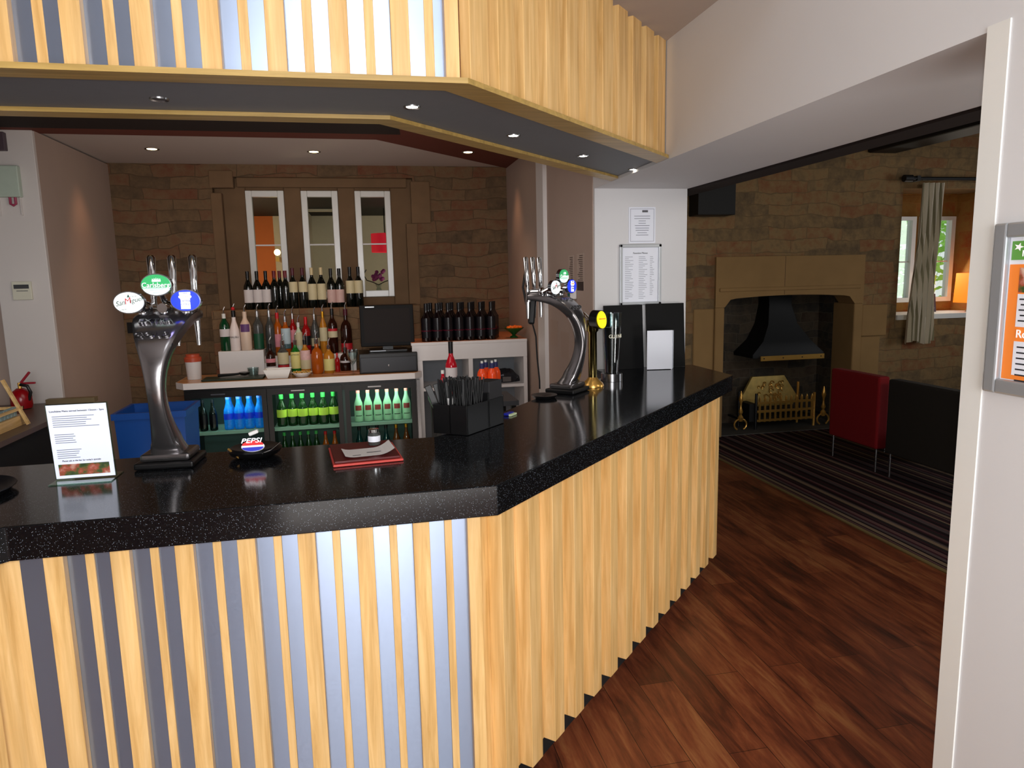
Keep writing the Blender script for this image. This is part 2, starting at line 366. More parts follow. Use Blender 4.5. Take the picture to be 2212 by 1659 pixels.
# lounge beyond the opening
struct(M().box(3.06, 9, -3.2, 7.0, -.1, .003).box(3.04, 3.06, -3.2, 6.45, 0, .006), 'floor_lounge_carpet', CARPET)
struct(M().box(3.03, 3.06, -3.2, YB, 0, .007), 'trim_5', mat('carpet_edge', (120, 104, 66), .5))
struct(M().box(WR, 9, -3.2, 9.0, 3.15, 3.25), 'ceiling_lounge', BLACKW)
struct(M().box(9, 9.1, -3.2, 6.9, 0, 3.2), 'wall_lounge_right', TAN)
FX0, FX1 = 3.475, 4.925
WL0 = ony(1940, 600, YB).x; WLR = 6.62; SZ = 1.17; WT = 2.46
w = M().box(WR, FX0-.1, YB, YB+.45, 0, 3.2).box(FX0-.1, FX1+.1, YB, YB+.45, 1.78, 3.2).box(FX1+.1, WL0, YB, YB+.45, 0, 3.2)
w.box(WL0, WLR, YB, YB+.45, 0, SZ-.052).box(WL0, WLR, YB, YB+.45, WT, 3.2).box(WLR, 9, YB, YB+.45, 0, 3.2)
struct(w, 'wall_lounge', STONEL)
# beams
M().box(5.0, 5.33, 1.4, YB-.002, 2.80, 3.148).build('ceiling_beam', BLACKW, label='heavy black ceiling beam running to the stone wall above the armchairs', cat='beam', bevel=.02)
M().box(WR+.005, 2.03, 1.4, YB-.002, 2.13, 2.30).build('timber_lintel', DARKB, label='dark timber lintel along the far side of the opening', cat='beam')
M().box(3.09, 3.47, 6.25, YB-.002, 2.187, 2.60).build('wall_speaker', BLACKW, label='square black box fixed high on stone wall beside the white column', cat='speaker', bevel=.006)

# ================================================================ BAR COUNTER
ZT = 1.10; TH = .085
dA = (1, .012); ang = radians(46); dB = (cos(ang), sin(ang)); nB = (sin(ang), -cos(ang))   # nB points to the customer
out = [(-1.7, .92), (-.845, 1.788), (.325, 1.803), (1.938, 3.475), (1.938, 3.964)]
inn = [(WX, 3.964), (WX, 3.70), (.82, 3.19), (.29, 2.50), (.22, 2.44), (-1.15, 2.42), (-2.2, 1.4)]
bar = thing('bar_counter', 'L-shaped pub bar with black speckled top and slatted oak front', 'bar')
M().prism(out+inn, ZT-TH, ZT).build('worktop', GRAN, bar, bevel=.003)
fold = (.325, 1.803)
def chamfer(off, fy, x_end=None, s_end=None):
    # fold point of lines offset by off from edge through fold
    # front line y = fy+off ; chamfer line: points p with (p-fold).(-nB)=off
    y = fy+off; px = fold[0]; # solve (x-fx)*(-nBx)+(y-fy0)*(-nBy)=off
    x = fold[0] + (off + (y-fold[1])*nB[1]) / (-nB[0])
    return (x, y)
def body(off, z0, z1, mt, name, xl=-.86, back=.04):
    p = chamfer(off, fold[1]); q = chamfer(off+back, fold[1])
    e = 2.27-off*0
    pe = (p[0]+dB[0]*e, p[1]+dB[1]*e); qe = (q[0]+dB[0]*e, q[1]+dB[1]*e)
    l = (xl-off*.4, p[1]); l2 = (xl-(off+back)*.4, q[1])
    ll = (l[0]-.8*.707, l[1]-.8*.707); ll2 = (l2[0]-.8*.707, l2[1]-.8*.707)
    return M().prism([ll, l, p, pe, (pe[0]+.0, 3.95), (pe[0]-back, 3.95), (qe[0]-back*.2, qe[1]), q, l2, ll2], z0, z1).build(name, mt, bar)
body(.088, .10, ZT-TH, OAK, 'backing_board')
body(.115, 0, .12, BLACKM, 'kickboard')
# steel face behind the front slats
pf = chamfer(.088, fold[1])
M().box(-.87, .247, pf[1]-.004, pf[1]+.002, .10, ZT-TH).build('steel_panel', STEEL, bar)
sl = M()
x = .203
edges = []
# repeating pattern, measured from the fold leftwards: narrow slat, steel, wide slat, steel
xx = .1965
k = 0
while xx > -.86:
    if k % 2 == 0: wdt, dep = .021, .012
    else: wdt, dep = .045, .030
    sl.box(xx-wdt/2, xx+wdt/2, pf[1]-dep, pf[1]-.004, .105, ZT-TH)
    xx -= .0755; k += 1
sl.box(.247, .284, pf[1]-.036, pf[1], .105, ZT-TH)
def cham_slats(mm, p0, e0, e1, z0, z1, w=.066, d=.048, per=.149):
    s_ = e0
    while s_+w < e1:
        a = (p0[0]+dB[0]*s_, p0[1]+dB[1]*s_); b = (a[0]+dB[0]*w, a[1]+dB[1]*w)
        mm.prism([a, b, (b[0]+nB[0]*d, b[1]+nB[1]*d), (a[0]+nB[0]*d, a[1]+nB[1]*d)], z0, z1); s_ += per
cham_slats(sl, pf, .035, 2.28, .105, ZT-TH)
# left return (towards the viewer)
sl.build('slat_cladding', OAK, bar, bevel=.0015)
lr = M(); s_ = .05
while s_ < .8:
    a = V((-.88-.035, pf[1]-.0, 0))+V((-.707, -.707, 0))*s_
    nn = V((.707, -.707, 0)); a2 = a+V((-.707, -.707, 0))*.046
    lr.prism([(a.x, a.y), (a2.x, a2.y), (a2.x+nn.x*.03, a2.y+nn.y*.03), (a.x+nn.x*.03, a.y+nn.y*.03)], .105, ZT-TH); s_ += .0755
lr.build('return_slats', OAK, bar)

# ================================================================ CANOPY
can = thing('bar_canopy', 'oak slatted canopy with steel strips hanging over the bar', 'canopy', (0, 0, 0))
def cline(x, y, xl=-4):          # a polyline: left point, fold, end on the wall
    return [(xl, y-.0), (x, y), (WX-.002, y+(WX-x)*1.0355)]
L1 = cline(.29, 1.886); L2 = cline(.239, 1.964); L3 = cline(.109, 2.323); L4 = cline(.078, 2.395)
def band(A, B, z0, z1): return M().prism(A+B[::-1], z0, z1)
ZH = 2.143
band(L1, L2, ZH, ZH+.014).build('outer_trim', OAKX, can)
band(L2, L3, ZH+.012, ZH+.03).build('soffit_panel', SOFFIT, can)
band(L3, L4, ZH, ZH+.03).build('inner_trim', OAKX, can)
Lb = cline(.26, 1.945)
band(Lb, L4, ZH+.03, 4.18).build('core', BROWNP, can)
M().box(-4, .236, 1.936, 1.946, ZH+.014, 4.18).build('steel_panel', STEEL, can)
cs = M(); xx = .2045; k = 0
while xx > -2.2:
    wdt, dep = ((.024, .012) if k % 2 == 0 else (.046, .036))
    cs.box(xx-wdt/2-.005, xx+wdt/2-.005, 1.936-dep+.01, 1.94, ZH+.014, 4.18); xx -= .0755; k += 1
cs.box(.236, .272, 1.90, 1.946, ZH+.014, 4.18)
cham_slats(cs, (.262, 1.947), .03, 1.52, ZH+.014, 4.18, w=.088, d=.034, per=.1365)
band([(.235, 1.938), (WX-.002, 1.938+1.085*1.0355)], [(.235, 1.948), (WX-.002, 1.948+1.085*1.0355)], ZH+.014, 4.18).build('backing_board', OAK, can)
cs.build('slat_cladding', OAK, can, bevel=.0015)
# spotlight fittings
LENS = mat('lit_lens', (255, 252, 240), .4, emit=16, ecol=(255, 246, 225)); LENSW = mat('warm_lens', (255, 232, 170), .4, emit=14, ecol=(255, 224, 160)); LENSO = mat('unlit_lens', (60, 60, 62), .3)
def spot(loc, lens, label, group, r=.026):
    t = thing('recessed_spotlight', label, 'spotlight', loc, group=group)
    M().lathe([(r, 0), (r*1.45, -.003), (r*1.5, .001), (r, .001)], 24).build('ring', SATIN, t, smooth=True)
    M().lathe([(.0001, -.002), (r, -.001), (r, .0)], 20).build('lens', lens, t)
    return t
for i, (p, ln, lab) in enumerate([((344, 214), LENSO, 'unlit recessed spotlight in the charcoal canopy soffit'), ((890, 231), LENS, 'lit canopy spotlight at the mitre where the soffit turns'),
                        ((1109, 293), LENS, 'lit canopy spotlight next after the soffit mitre'), ((1260, 337), LENS, 'lit canopy spotlight second from the soffit wall end'), ((1368, 366), LENS, 'lit canopy spotlight nearest the wall end of the soffit')]):
    q = onz(*p, ZH+.011); spot(q, ln, lab, 'canopy spotlights', .017)
for p, lab in [((328, 322), 'warm ceiling spotlight above the left stone wall'), ((678, 328), 'warm ceiling spotlight in front of the middle bar window'), ((1011, 329), 'warm ceiling spotlight in the brown ceiling border')]:
    q = onz(*p, ZC-.0015 if p[0] > 900 else ZC+.0105); spot(q, LENSW, lab, 'ceiling spotlights over the back counter', .034)

# ================================================================ BACK BAR
ZK = .93; YK = 5.51
bc = thing('back_counter', 'low back counter with white edge and wooden top', 'counter', (0, 0, 0))
poly = [(-1.33, YK), (.36, YK), (.42, 5.60), (.345, 5.60), (.345, 5.985), (-1.40, 5.985), (-1.40, 5.60)]
M().prism(poly, ZK-.048, ZK-.002).build('edge_slab', WHITEL, bc)
M().prism([(-1.325, YK+.005), (.356, YK+.005), (.414, 5.598), (.343, 5.598), (.343, 5.98), (-1.395, 5.98), (-1.395, 5.602)], ZK-.003, ZK).build('worktop', m_wood('amber_worktop', (150, 104, 66), (178, 130, 86), (196, 150, 104), 'x', .25), bc)
M().box(-1.125, -.79, 5.80, 5.96, ZK, 1.128).build('riser', WHITEL, bc, bevel=.003)
M().box(-.79, -.085, 5.82, 5.96, ZK, ZK+.09).build('rear_riser', WHITEL, bc, bevel=.003)
M().box(-.79, -.085, 5.86, 5.975, ZK+.09, ZK+.14).build('upper_riser', WHITEL, bc, bevel=.003)
# cooler
cl = thing('bottle_cooler', 'black three door glass fronted bottle cooler under the back counter', 'fridge', (0, 0, 0))
X0, X1 = -1.335, .368
DX = [(-1.285, -.79), (-.715, -.235), (-.145, .325)]
M().box(X0, X1, 5.535, 5.96, .80+.02, ZK-.05).box(X0, X1, 5.535, 5.96, .02, .12).box(X0, X0+.03, 5.535, 5.96, .12, .82).box(X1-.03, X1, 5.535, 5.96, .12, .82)\
    .box(X0+.03, X1-.03, 5.93, 5.96, .12, .82).build('cabinet_body', BLACKP, cl)
FIN = mat('cooler_liner', (70, 92, 86), .5, var=.02)
M().box(X0+.03, X1-.03, 5.915, 5.929, .12, .82).box(-.765, -.74, 5.56, 5.915, .12, .82).box(-.20, -.175, 5.56, 5.915, .12, .82).build('liner', FIN, cl)
for i, (a, b) in enumerate(DX):
    d = M().box(a-.035, a, 5.515, 5.54, .10, .86).box(b, b+.035, 5.515, 5.54, .10, .86).box(a, b, 5.515, 5.54, .812, .86).box(a, b, 5.515, 5.54, .10, .2).build('door', BLACKP, cl)
    M().box(a, b, 5.525, 5.529, .2, .812).build('pane', PANE, d)
    M().box(a+.14, a+.24, 5.508, 5.515, .832, .842).build('handle', SATIN, d)
    r_ = M()
    for q in range(9): r_.box(a-.01, b+.01, 5.58+q*.035, 5.585+q*.035, .540, .545)
    r_.box(a-.01, b+.01, 5.565, 5.572, .522, .548).build('wire_shelf', mat('pale_green_wire', (150, 190, 170), .4), cl)
M().box(X1+.004, X1+.028, 5.53, 5.56, 0, .87).build('chrome_edge', SATIN, cl)

# shelf unit on the right
su = thing('shelf_unit', 'white open fronted shelf unit carrying wine bottles', 'shelf unit', (0, 0, 0))
SX0, SX1, SY = .347, 1.284, 5.60; SZT = 1.153
s_ = M().box(SX0, SX1, SY, 6.44, SZT-.022, SZT).box(SX0+.005, SX1, SY+.008, SY+.03, SZT-.145, SZT-.022)
s_.box(SX0+.01, SX0+.085, SY+.01, 6.4, 0, SZT-.145).box(.80, .835, SY+.01, 6.0, 0, SZT-.145).box(SX1-.03, SX1, SY+.01, 6.4, 0, SZT-.145)
s_.build('carcass', WHITEL, su, bevel=.002)
M().box(SX0+.085, SX1-.03, SY+.02, 6.0, .76, .785).build('shelf', WHITEL, su)
M().box(SX0+.085, SX1-.03, 6.0, 6.02, 0, SZT-.145).build('back_panel', mat('grey_panel', (126, 130, 136), .6), su)
M().prism([(SX0+.002, SY+.006), (SX1, SY+.006), (SX1, 6.43), (SX0+.002, 6.43)], SZT, SZT+.002).build('top_surface', mat('warm_lit_shelf_top', (196, 120, 78), .35), su)  # warm spotlight tint put into the colour of the shelf top

# ---------------------------------------------------------------- bottles
def prof(kind, h, r):
    P = {'wine': [(0, 0), (.96, 0), (1, .02), (1, .56), (.93, .62), (.62, .70), (.40, .76), (.36, .80), (.36, .985), (.30, 1.0), (0, 1.0)],
         'spirit': [(0, 0), (.96, 0), (1, .02), (1, .60), (.92, .67), (.6, .74), (.38, .80), (.34, .84), (.34, .93), (0, .93)],
         'tall': [(0, 0), (.9, 0), (.98, .02), (1, .35), (1, .6), (.8, .70), (.5, .78), (.36, .84), (.34, .93), (0, .93)],
         'round': [(0, 0), (.8, 0), (.95, .05), (1, .12), (1, .5), (.9, .6), (.75, .66), (.40, .72), (.34, .76), (.34, .90), (0, .90)],
         'malibu': [(0, 0), (.95, 0), (1, .02), (1, .42), (.94, .5), (.7, .62), (.46, .72), (.38, .78), (.38, .88), (0, .88)],
         'juice': [(0, 0), (.95, 0), (1, .02), (1, .68), (.9, .76), (.55, .84), (.46, .87), (.46, .95), (0, .95)],
         'beer': [(0, 0), (.95, 0), (1, .02), (1, .50), (.92, .58), (.60, .70), (.44, .78), (.40, .82), (.40, .95), (0, .95)]}[kind]
    return [(max(a*r, 1e-5), b*h) for a, b in P]
def bottle(name, label, cat, loc, h, r, kind, glass, cap, lab=None, capz=None, group=None, neck=None, extra=None, rz=0, pourer=False, txt=None):
    t = thing(name, label, cat, loc, rz, group)
    M().lathe(prof(kind, h, r), 20).build('body', glass, t, smooth=True)
    k = {'wine': .36, 'spirit': .34, 'tall': .34, 'round': .34, 'malibu': .38, 'beer': .40, 'juice': .46}[kind]*r
    z0, z1 = capz or {'wine': (.82, 1.003), 'spirit': (.86, 1.0), 'tall': (.86, 1.0), 'round': (.84, .98), 'malibu': (.84, 1.0), 'beer': (.90, 1.0), 'juice': (.86, 1.0)}[kind]
    M().lathe([(k*1.08, z0*h), (k*1.12, z1*h), (.0001, z1*h+.001)], 16).build('cap', cap, t, smooth=True)
    for i, (lz0, lz1, lm, *af) in enumerate(lab or []):
        w0 = pi*.62*(af[0] if af else 1); M().lathe([(r*1.012, lz0*h), (r*1.012, lz1*h)], 16, a0=-pi/2-w0/2*1.5, a1=-pi/2+w0/2*1.5).build('paper_label', lm, t, smooth=True)
    if pourer:
        M().tube([(0, 0, z1*h), (0, 0, z1*h+.03), (.012, -.004, z1*h+.055)], [.006, .005, .004], 8).build('pourer', CHROME, t, smooth=True)
    if txt:
        for (s_, size, z, tm) in txt: text(s_, size, tm, t, T((0, -r*1.03, z*h)) @ FACE, ext=.0004)
    return t
WG = mat('dark_wine_glass', (10, 14, 10), .08, var=0, spec=.8); WGR = mat('dark_red_wine_glass', (14, 6, 8), .08, var=0, spec=.8)
CAPK = mat('black_capsule', (16, 16, 18), .35, var=0); CAPR = mat('red_capsule', (104, 26, 34), .4, var=0); CAPD = mat('maroon_capsule', (72, 14, 30), .4, var=0); CAPC = mat('cream_capsule', (190, 176, 136), .4, var=0)
LBW = mat('white_label', (206, 200, 200), .6, var=.03); LBC = mat('cream_label', (196, 186, 150), .6, var=.05); LBP = mat('pink_label', (196, 164, 158), .6, var=.1); LBM = mat('maroon_band', (124, 16, 50), .5, var=.05)
LBK = mat('black_label', (16, 13, 18), .25, var=.2)
# wines on the stone ledge
kinds = [('dark capsule and white label', CAPK, [(.18, .52, LBW)]), ('red capsule and no pale label', CAPR, None), ('maroon capsule and upper cream label', CAPD, [(.40, .66, LBC)]),
         ('cream capsule and broad cream label', CAPC, [(.2, .60, LBC)]), ('green-black capsule and small pinkish label', CAPK, [(.12, .46, LBP)]), ('slim black neck and wide cream label', CAPK, [(.34, .66, LBC)])]
proto = {}
for px, kd in [(539, 0), (559, 0), (578, 0), (596, 1), (608, 1), (620, 1), (636, 2), (657, 2), (677, 3), (697, 3), (718, 4), (736, 4), (759, 5), (777, 5)]:
    yy = 6.07 if px != 608 else 6.16
    q = ony(px, 660, yy); loc = (q.x, yy, 1.436); k = kinds[kd]
    hgt = [.305, .305, .325, .325, .315, .325][kd]
    if kd not in proto:
        proto[kd] = bottle('wine_bottle', 'wine bottle with '+k[0]+' on the stone window ledge', 'bottle', loc, hgt, .0355, 'wine', WG, k[1], k[2], group='wine bottles with '+k[0])
    else: dup(proto[kd], loc)
# block of wines on the shelf
p0 = None
for row in range(3):
    for c in range(7):
        loc = (.478+c*.0875+(.026*row), 5.665+row*.088, SZT+.003)
        if not p0: p0 = bottle('wine_bottle', 'black wine bottle with thin maroon band in the block on the white shelf unit', 'bottle', loc, .30, .0415, 'wine', WGR, CAPK, [(.10, .62, LBK), (.27, .30, LBM)], group='identical wine bottles packed on the shelf unit')
        else: dup(p0, loc)
# spirits: px of centre, base y plane, base z
GG = mat('green_glass', (10, 60, 32), .08, spec=.8, var=0); CLR = mat('clear_spirit_glass', (120, 124, 122), .06, trans=.75, var=0); AMB = mat('amber_spirit', (206, 104, 26), .07, trans=.45, var=0)
AMB2 = mat('golden_spirit', (222, 150, 50), .07, trans=.45, var=0); REDG = mat('red_spirit', (170, 22, 24), .07, trans=.3, var=0); WHB = mat('white_bottle', (226, 214, 210), .35, var=.01); BRN = mat('brown_glass', (40, 16, 8), .08, var=0)
CRM = mat('cream_bottle', (214, 190, 170), .4, var=.03); CAPG = mat('gold_cap', (206, 150, 40), .3, .8, var=0); CAPRD = mat('bright_red_cap', (190, 20, 28), .35, var=0); CAPW = mat('white_cap', (220, 220, 216), .4, var=0)
PURP = mat('purple_label', (96, 60, 110), .5, var=.2); TEAL = mat('teal_label', (30, 96, 100), .5, var=.15); PALE = mat('pale_blue_label', (176, 196, 204), .5, var=.08); YEL = mat('yellow_label', (214, 206, 130), .6, var=.05); REDL = mat('red_label', (176, 24, 34), .5, var=.05); ROSE = mat('rose_label', (206, 130, 140), .6, var=.15)
def sp(px, yb, zb, h, r, kind, glass, cap, lab, desc, pour=True, **k):
    q = ony(px, 740, yb)
    # keep the foot at the height asked for and slide x to the pixel column of the foot
    for _ in range(4):
        v = V((q.x, yb, zb+h*.45))-C0; u = 1106+FPX*v.dot(CR)/v.dot(CF); q.x += (px-u)*v.dot(CF)/FPX
    return bottle('spirit_bottle', desc, 'bottle', (q.x, yb, zb), h, r, kind, glass, cap, lab, pourer=pour, **k)
ZR = 1.129; TR1 = ZK+.0905; TR2 = ZK+.1405
sp(486, 5.85, ZR, .31, .038, 'spirit', GG, CAPW, [(.36, .55, LBW)], 'green gin bottle with white label and pourer on the white box riser', capz=(.80, .93))
rb_ = sp(507, 5.845, ZR, .31, .039, 'malibu', WHB, BLACKP, None, 'white rum bottle with black neck and red pourer on the riser', txt=[('MALIBU', .02, .34, INK)])
M().ball((0, 0, .325), .014).build('red_stopper', CAPRD, rb_, smooth=True)
bo = sp(531, 5.84, ZR, .30, .042, 'tall', CRM, CRM, [(.48, .68, PURP, .62)], 'cream rum bottle with round purple badge label on the riser')
sp(558, 5.86, ZR, .30, .038, 'spirit', CLR, CHROME, [(.02, .42, mat('deep_green_label', (8, 70, 44), .5))], 'clear bottle with green lower half on the riser')
sp(584, 5.90, TR2, .36, .036, 'spirit', CLR, CHROME, None, 'tall clear spirit bottle with chrome pourer in the back row', group=None)
sp(601, 5.925, TR2, .34, .036, 'spirit', AMB, CAPRD, [(.2, .5, ROSE)], 'amber bottle with red cap behind the teal labelled bottle')
sp(618, 5.88, TR2, .31, .036, 'spirit', AMB, CHROME, [(.2, .70, PALE), (.18, .3, TEAL)], 'amber rum bottle with pale blue and teal label')
sp(634, 5.935, TR2, .33, .030, 'spirit', REDG, CHROME, [(.3, .6, ROSE)], 'dark red spirit bottle in back row left of the red capped one')
sp(646, 5.865, TR2, .26, .03, 'spirit', mat('pale_green_bottle', (190, 206, 180), .2), CAPW, [(.3, .7, LBC)], 'slim pale bottle with grey cap in the middle of the back row')
sp(662, 5.90, TR2, .30, .034, 'spirit', REDG, CAPRD, [(.25, .5, LBK)], 'red spirit bottle with tall bright red cap', pour=False, capz=(.74, 1))
sp(681, 5.91, TR2, .32, .032, 'tall', CLR, CHROME, [(.2, .4, LBC)], 'clear tapering bottle with black and chrome pourer in back row')
sp(699, 5.91, TR2, .34, .031, 'tall', AMB2, CAPG, [(.3, .62, LBC)], 'golden spirit bottle with orange gold pourer')
sp(719, 5.90, TR2, .36, .038, 'spirit', BRN, BLACKP, [(.36, .50, LBC), (.5, .56, REDL)], 'dark liqueur bottle with red and cream label')
sp(748, 5.90, TR2, .36, .045, 'round', BRN, CAPD, [(.02, .22, REDL)], 'broad black liqueur bottle beside the till screen')
sp(585, 5.73, ZK+.001, .25, .036, 'spirit', BRN, BLACKP, [(.1, .3, LBW), (.42, .54, ROSE)], 'small dark bottle with pink round label at left of front row')
sp(612, 5.75, ZK+.001, .27, .042, 'spirit', CLR, CHROME, [(.32, .66, LBC), (.06, .30, REDL)], 'square spiced rum bottle with cream and red label')
sp(639, 5.75, ZK+.001, .27, .0375, 'spirit', mat('bright_green_glass', (30, 120, 40), .1, trans=.3, var=0), CHROME, [(.18, .66, YEL)], 'green whiskey bottle with pale yellow label', txt=[('JAMESON', .014, .58, INK)])
sp(660, 5.735, ZK+.001, .27, .0385, 'spirit', AMB2, BLACKP, [(.16, .42, LBC), (.42, .70, mat('pink_white_label', (214, 176, 172), .6, var=.25, vs=40))], 'whisky bottle with white and reddish label')
sp(685, 5.74, ZK+.001, .28, .046, 'round', AMB, CHROME, None, 'plain orange liqueur bottle without label in front row')
sp(711, 5.74, ZK+.001, .22, .043, 'spirit', AMB2, CHROME, [(.1, .52, YEL)], 'short square brandy bottle with yellow label')
sp(729, 5.70, ZK+.001, .16, .02, 'spirit', REDG, CAPRD, None, 'small red bottle right of the short brandy bottle', pour=False)
sp(746, 5.76, ZK+.001, .20, .042, 'round', BRN, CHROME, [(.38, .46, LBW)], 'squat dark red liqueur bottle with thin white label')
# wine glass
q = onz(769, 806, ZK)
wg = thing('wine_glass', 'stemmed glass standing by the cash drawer', 'glass', (q.x-.02, 5.60, ZK+.001))
M().lathe([(.0001, 0), (.03, .0), (.03, .003), (.005, .008), (.004, .07), (.012, .08), (.034, .11), (.042, .15), (.044, .19), (.042, .19), (.04, .15), (.0001, .085)], 20).build('glass_bowl', GLASS, wg, smooth=True)

# bottles in the cooler
BLU = mat('blue_drink', (20, 110, 200), .1, emit=.25, ecol=(20, 120, 210), var=.6, vs=60); BLC = mat('blue_cap', (90, 120, 210), .3); GRB = mat('green_beer_glass', (16, 50, 16), .1, spec=.8, var=0); LIM = mat('lime_label', (178, 210, 70), .5, emit=.12, var=.1)
CIDG = mat('pale_green_drink', (150, 200, 160), .12, emit=.12, var=.1); PINKC = mat('pink_cap', (214, 140, 130), .4); BADGE = mat('red_badge_label', (150, 60, 56), .5); GRC = mat('green_foil', (60, 170, 80), .35)
def row(n, xa, xb, y, z, mk, jit=.0):
    p = None
    for i in range(n):
        x = xa+(xb-xa)*i/max(1, n-1); loc = (x, y+jit*(i % 2), z)
        if p is None: p = mk(loc)
        else: dup(p, loc)
ZS = .549; ZL = .235
for r_, y in enumerate((5.63, 5.71)):
    row(2, -1.235, -1.165, y, ZS, lambda l: bottle('drink_bottle', 'black cola-dark bottle at the left of the first cooler door', 'bottle', l, .235, .029, 'beer', WG, CAPK, [(.2, .5, LBK)], group='black bottles in the cooler')) if r_ == 0 else None
    row(4, -1.055, -.83, y, ZS, lambda l: bottle('drink_bottle', 'bright blue drink bottle behind the first cooler door', 'bottle', l, .255, .0345, 'beer', BLU, BLC, [(.3, .48, mat('royal_label', (16, 50, 190), .4, emit=.2))], group='blue drink bottles in the cooler'))
row(6, -.665, -.275, 5.63, ZS, lambda l: bottle('beer_bottle', 'green bottle with lime label behind the middle cooler door', 'bottle', l, .25, .038, 'beer', GRB, GRC, [(.28, .52, LIM)], capz=(.84, 1), group='green lime labelled bottles in the cooler'), .012)
row(6, -.085, .29, 5.63, ZS+.0, lambda l: bottle('drink_bottle', 'pale green bottle with pink cap and round red badge behind the right cooler door', 'bottle', l, .25, .0345, 'beer', CIDG, PINKC, [(.36, .52, BADGE, .5), (.18, .2, LBK, .5)], group='pale green bottles in the cooler'))
row(5, -.66, -.42, 5.63, ZL, lambda l: bottle('beer_bottle', 'green bottle on the lower shelf of the middle cooler door', 'bottle', l, .26, .028, 'beer', GRB, GRC, None, group='lower green bottles in the cooler'))
row(2, -.35, -.28, 5.63, ZL, lambda l: bottle('drink_bottle', 'red orange bottle on the lower shelf of the middle cooler door', 'bottle', l, .25, .028, 'beer', AMB, CAPRD, None, group='lower red bottles in the cooler'))
row(4, -.09, .12, 5.63, ZL, lambda l: bottle('drink_bottle', 'dark teal bottle on the lower shelf of the right cooler door', 'bottle', l, .27, .03, 'beer', mat('teal_glass', (14, 54, 54), .1), CAPK, None, group='lower dark bottles in the cooler'))
row(2, .20, .28, 5.63, ZL, lambda l: bottle('beer_bottle', 'amber bottle on the lower shelf of the right cooler door', 'bottle', l, .27, .03, 'beer', mat('brown_amber', (110, 60, 24), .1), CAPG, None, group='lower amber bottles in the cooler'))

# till screen and cash drawer
cd = thing('cash_drawer', 'black cash drawer under the till screen', 'cash drawer', (.165, 5.70, ZK+.001))
M().box(-.225, .225, -.13, .22, 0, .155).build('case', BLACKP, cd, bevel=.006)
M().box(-.215, .215, -.136, -.13, .01, .125).build('drawer_front', mat('slate_plastic', (34, 36, 42), .35), cd, bevel=.003)
M().lathe([(.0001, 0), (.007, 0), (.007, .006), (.0001, .008)], 12, mtx=T((.0, -.137, .06)) @ Rx(90)).build('lock', SATIN, cd)
mo = thing('till_monitor', 'black touch screen till standing on the cash drawer', 'monitor', (.17, 5.72, ZK+.157))
M().box(-.15, .15, -.07, .09, 0, .018).build('foot', BLACKP, mo, bevel=.004)
M().box(-.04, .04, .0, .05, .018, .12).build('stand', BLACKP, mo)
mm_ = T((0, -.02, .205)) @ Rx(-6)
M().xbox(mm_, .42, .03, .325).build('bezel', mat('soft_black', (16, 16, 17), .6, spec=.2, var=0), mo, bevel=.006)
M().xbox(mm_ @ T((0, -.0155, .0)), .36, .002, .265).build('screen', mat('dark_screen', (30, 24, 22), .55, spec=.15, var=0), mo)
M().xbox(mm_ @ T((-.13, -.017, .148)), .07, .002, .008).build('badge', ALU, mo)
M().box(-.14, -.02, -.075, -.07, .006, .014).build('status_strip', mat('strip_light', (190, 200, 210), .4), mo)
# glass dish of sweets
q = onz(1103, 727, SZT)
ds = thing('sweet_dish', 'green glass dish filled with orange sweets on the shelf unit', 'dish', (q.x, 5.72, SZT+.003))
M().lathe([(.0001, 0), (.035, 0), (.03, .01), (.012, .02), (.03, .04), (.08, .075), (.085, .082), (.078, .078), (.0001, .03)], 24).build('bowl', mat('green_dish', (40, 96, 40), .1, trans=.4, var=0), ds, smooth=True)
f = M()
for i in range(14):
    a = i*2.39; r = .052*sqrt((i+.5)/14); f.ball((r*cos(a), r*sin(a), .078+.012*random.random()), .02, 10, .7)
f.build('sweets', mat('orange_sweets', (236, 104, 24), .4, emit=.05), ds, smooth=True)
# things in the niches
fb = thing('foil_bag', 'crumpled dark foil bag in the shelf unit niche', 'bag', (1.13, 5.80, .786))
mm = M(); N_ = 14
for j in range(7):
    for i in range(N_):
        a = 2*pi*i/N_; t_ = j/6; r = (.11*cos(t_*pi/2)+.006)*(1+.22*random.random()); mm.v.append(V((r*cos(a), r*sin(a)*.8, .1*sin(t_*pi/2)*(1+.1*random.random()))))
for j in range(6):
    for i in range(N_): mm.f.append((j*N_+i, j*N_+(i+1) % N_, (j+1)*N_+(i+1) % N_, (j+1)*N_+i))
mm.build('crumpled_foil', mat('dark_foil', (60, 60, 66), .22, .7, var=.5, vs=60), fb)
M().box(-.04, .03, -.12, -.115, .01, .05).build('silver_strip', SATIN, fb)
q = ony(970, 820, 5.2)
# syrup and squash bottles on a low shelf (glass washer top) behind the bar
st = thing('prep_table', 'low dark work table behind the bar corner', 'table', (.66, 4.52, 0))
M().box(-.27, .27, -.2, .2, .845, .875).build('table_top', mat('grey_steel_top', (70, 72, 76), .4, .5), st)
for a in (-.24, .24):
    for b in (-.17, .17): M().box(a-.015, a+.015, b-.015, b+.015, 0, .845).build('leg', BLACKP, st)
SY_ = mat('red_syrup', (176, 16, 34), .08, var=0, emit=.04)
bottle('syrup_bottle', 'tall red cordial bottle with white label behind the straw caddy', 'bottle', (.528, 4.5, .876), .375, .038, 'wine', SY_, CAPK, [(.25, .56, LBW)], capz=(.8, 1))
bottle('syrup_bottle', 'small red squeezy bottle with blue and white cap by the straws', 'bottle', (ony(966, 830, 4.1).x, 4.33, .876), .215, .028, 'spirit', SY_, CAPW, [(.3, .5, ROSE)], capz=(.9, 1.0))
OR = mat('orange_drink', (232, 74, 26), .25, emit=.05, var=.05); BC = mat('navy_cap', (40, 44, 90), .4)
pr = None
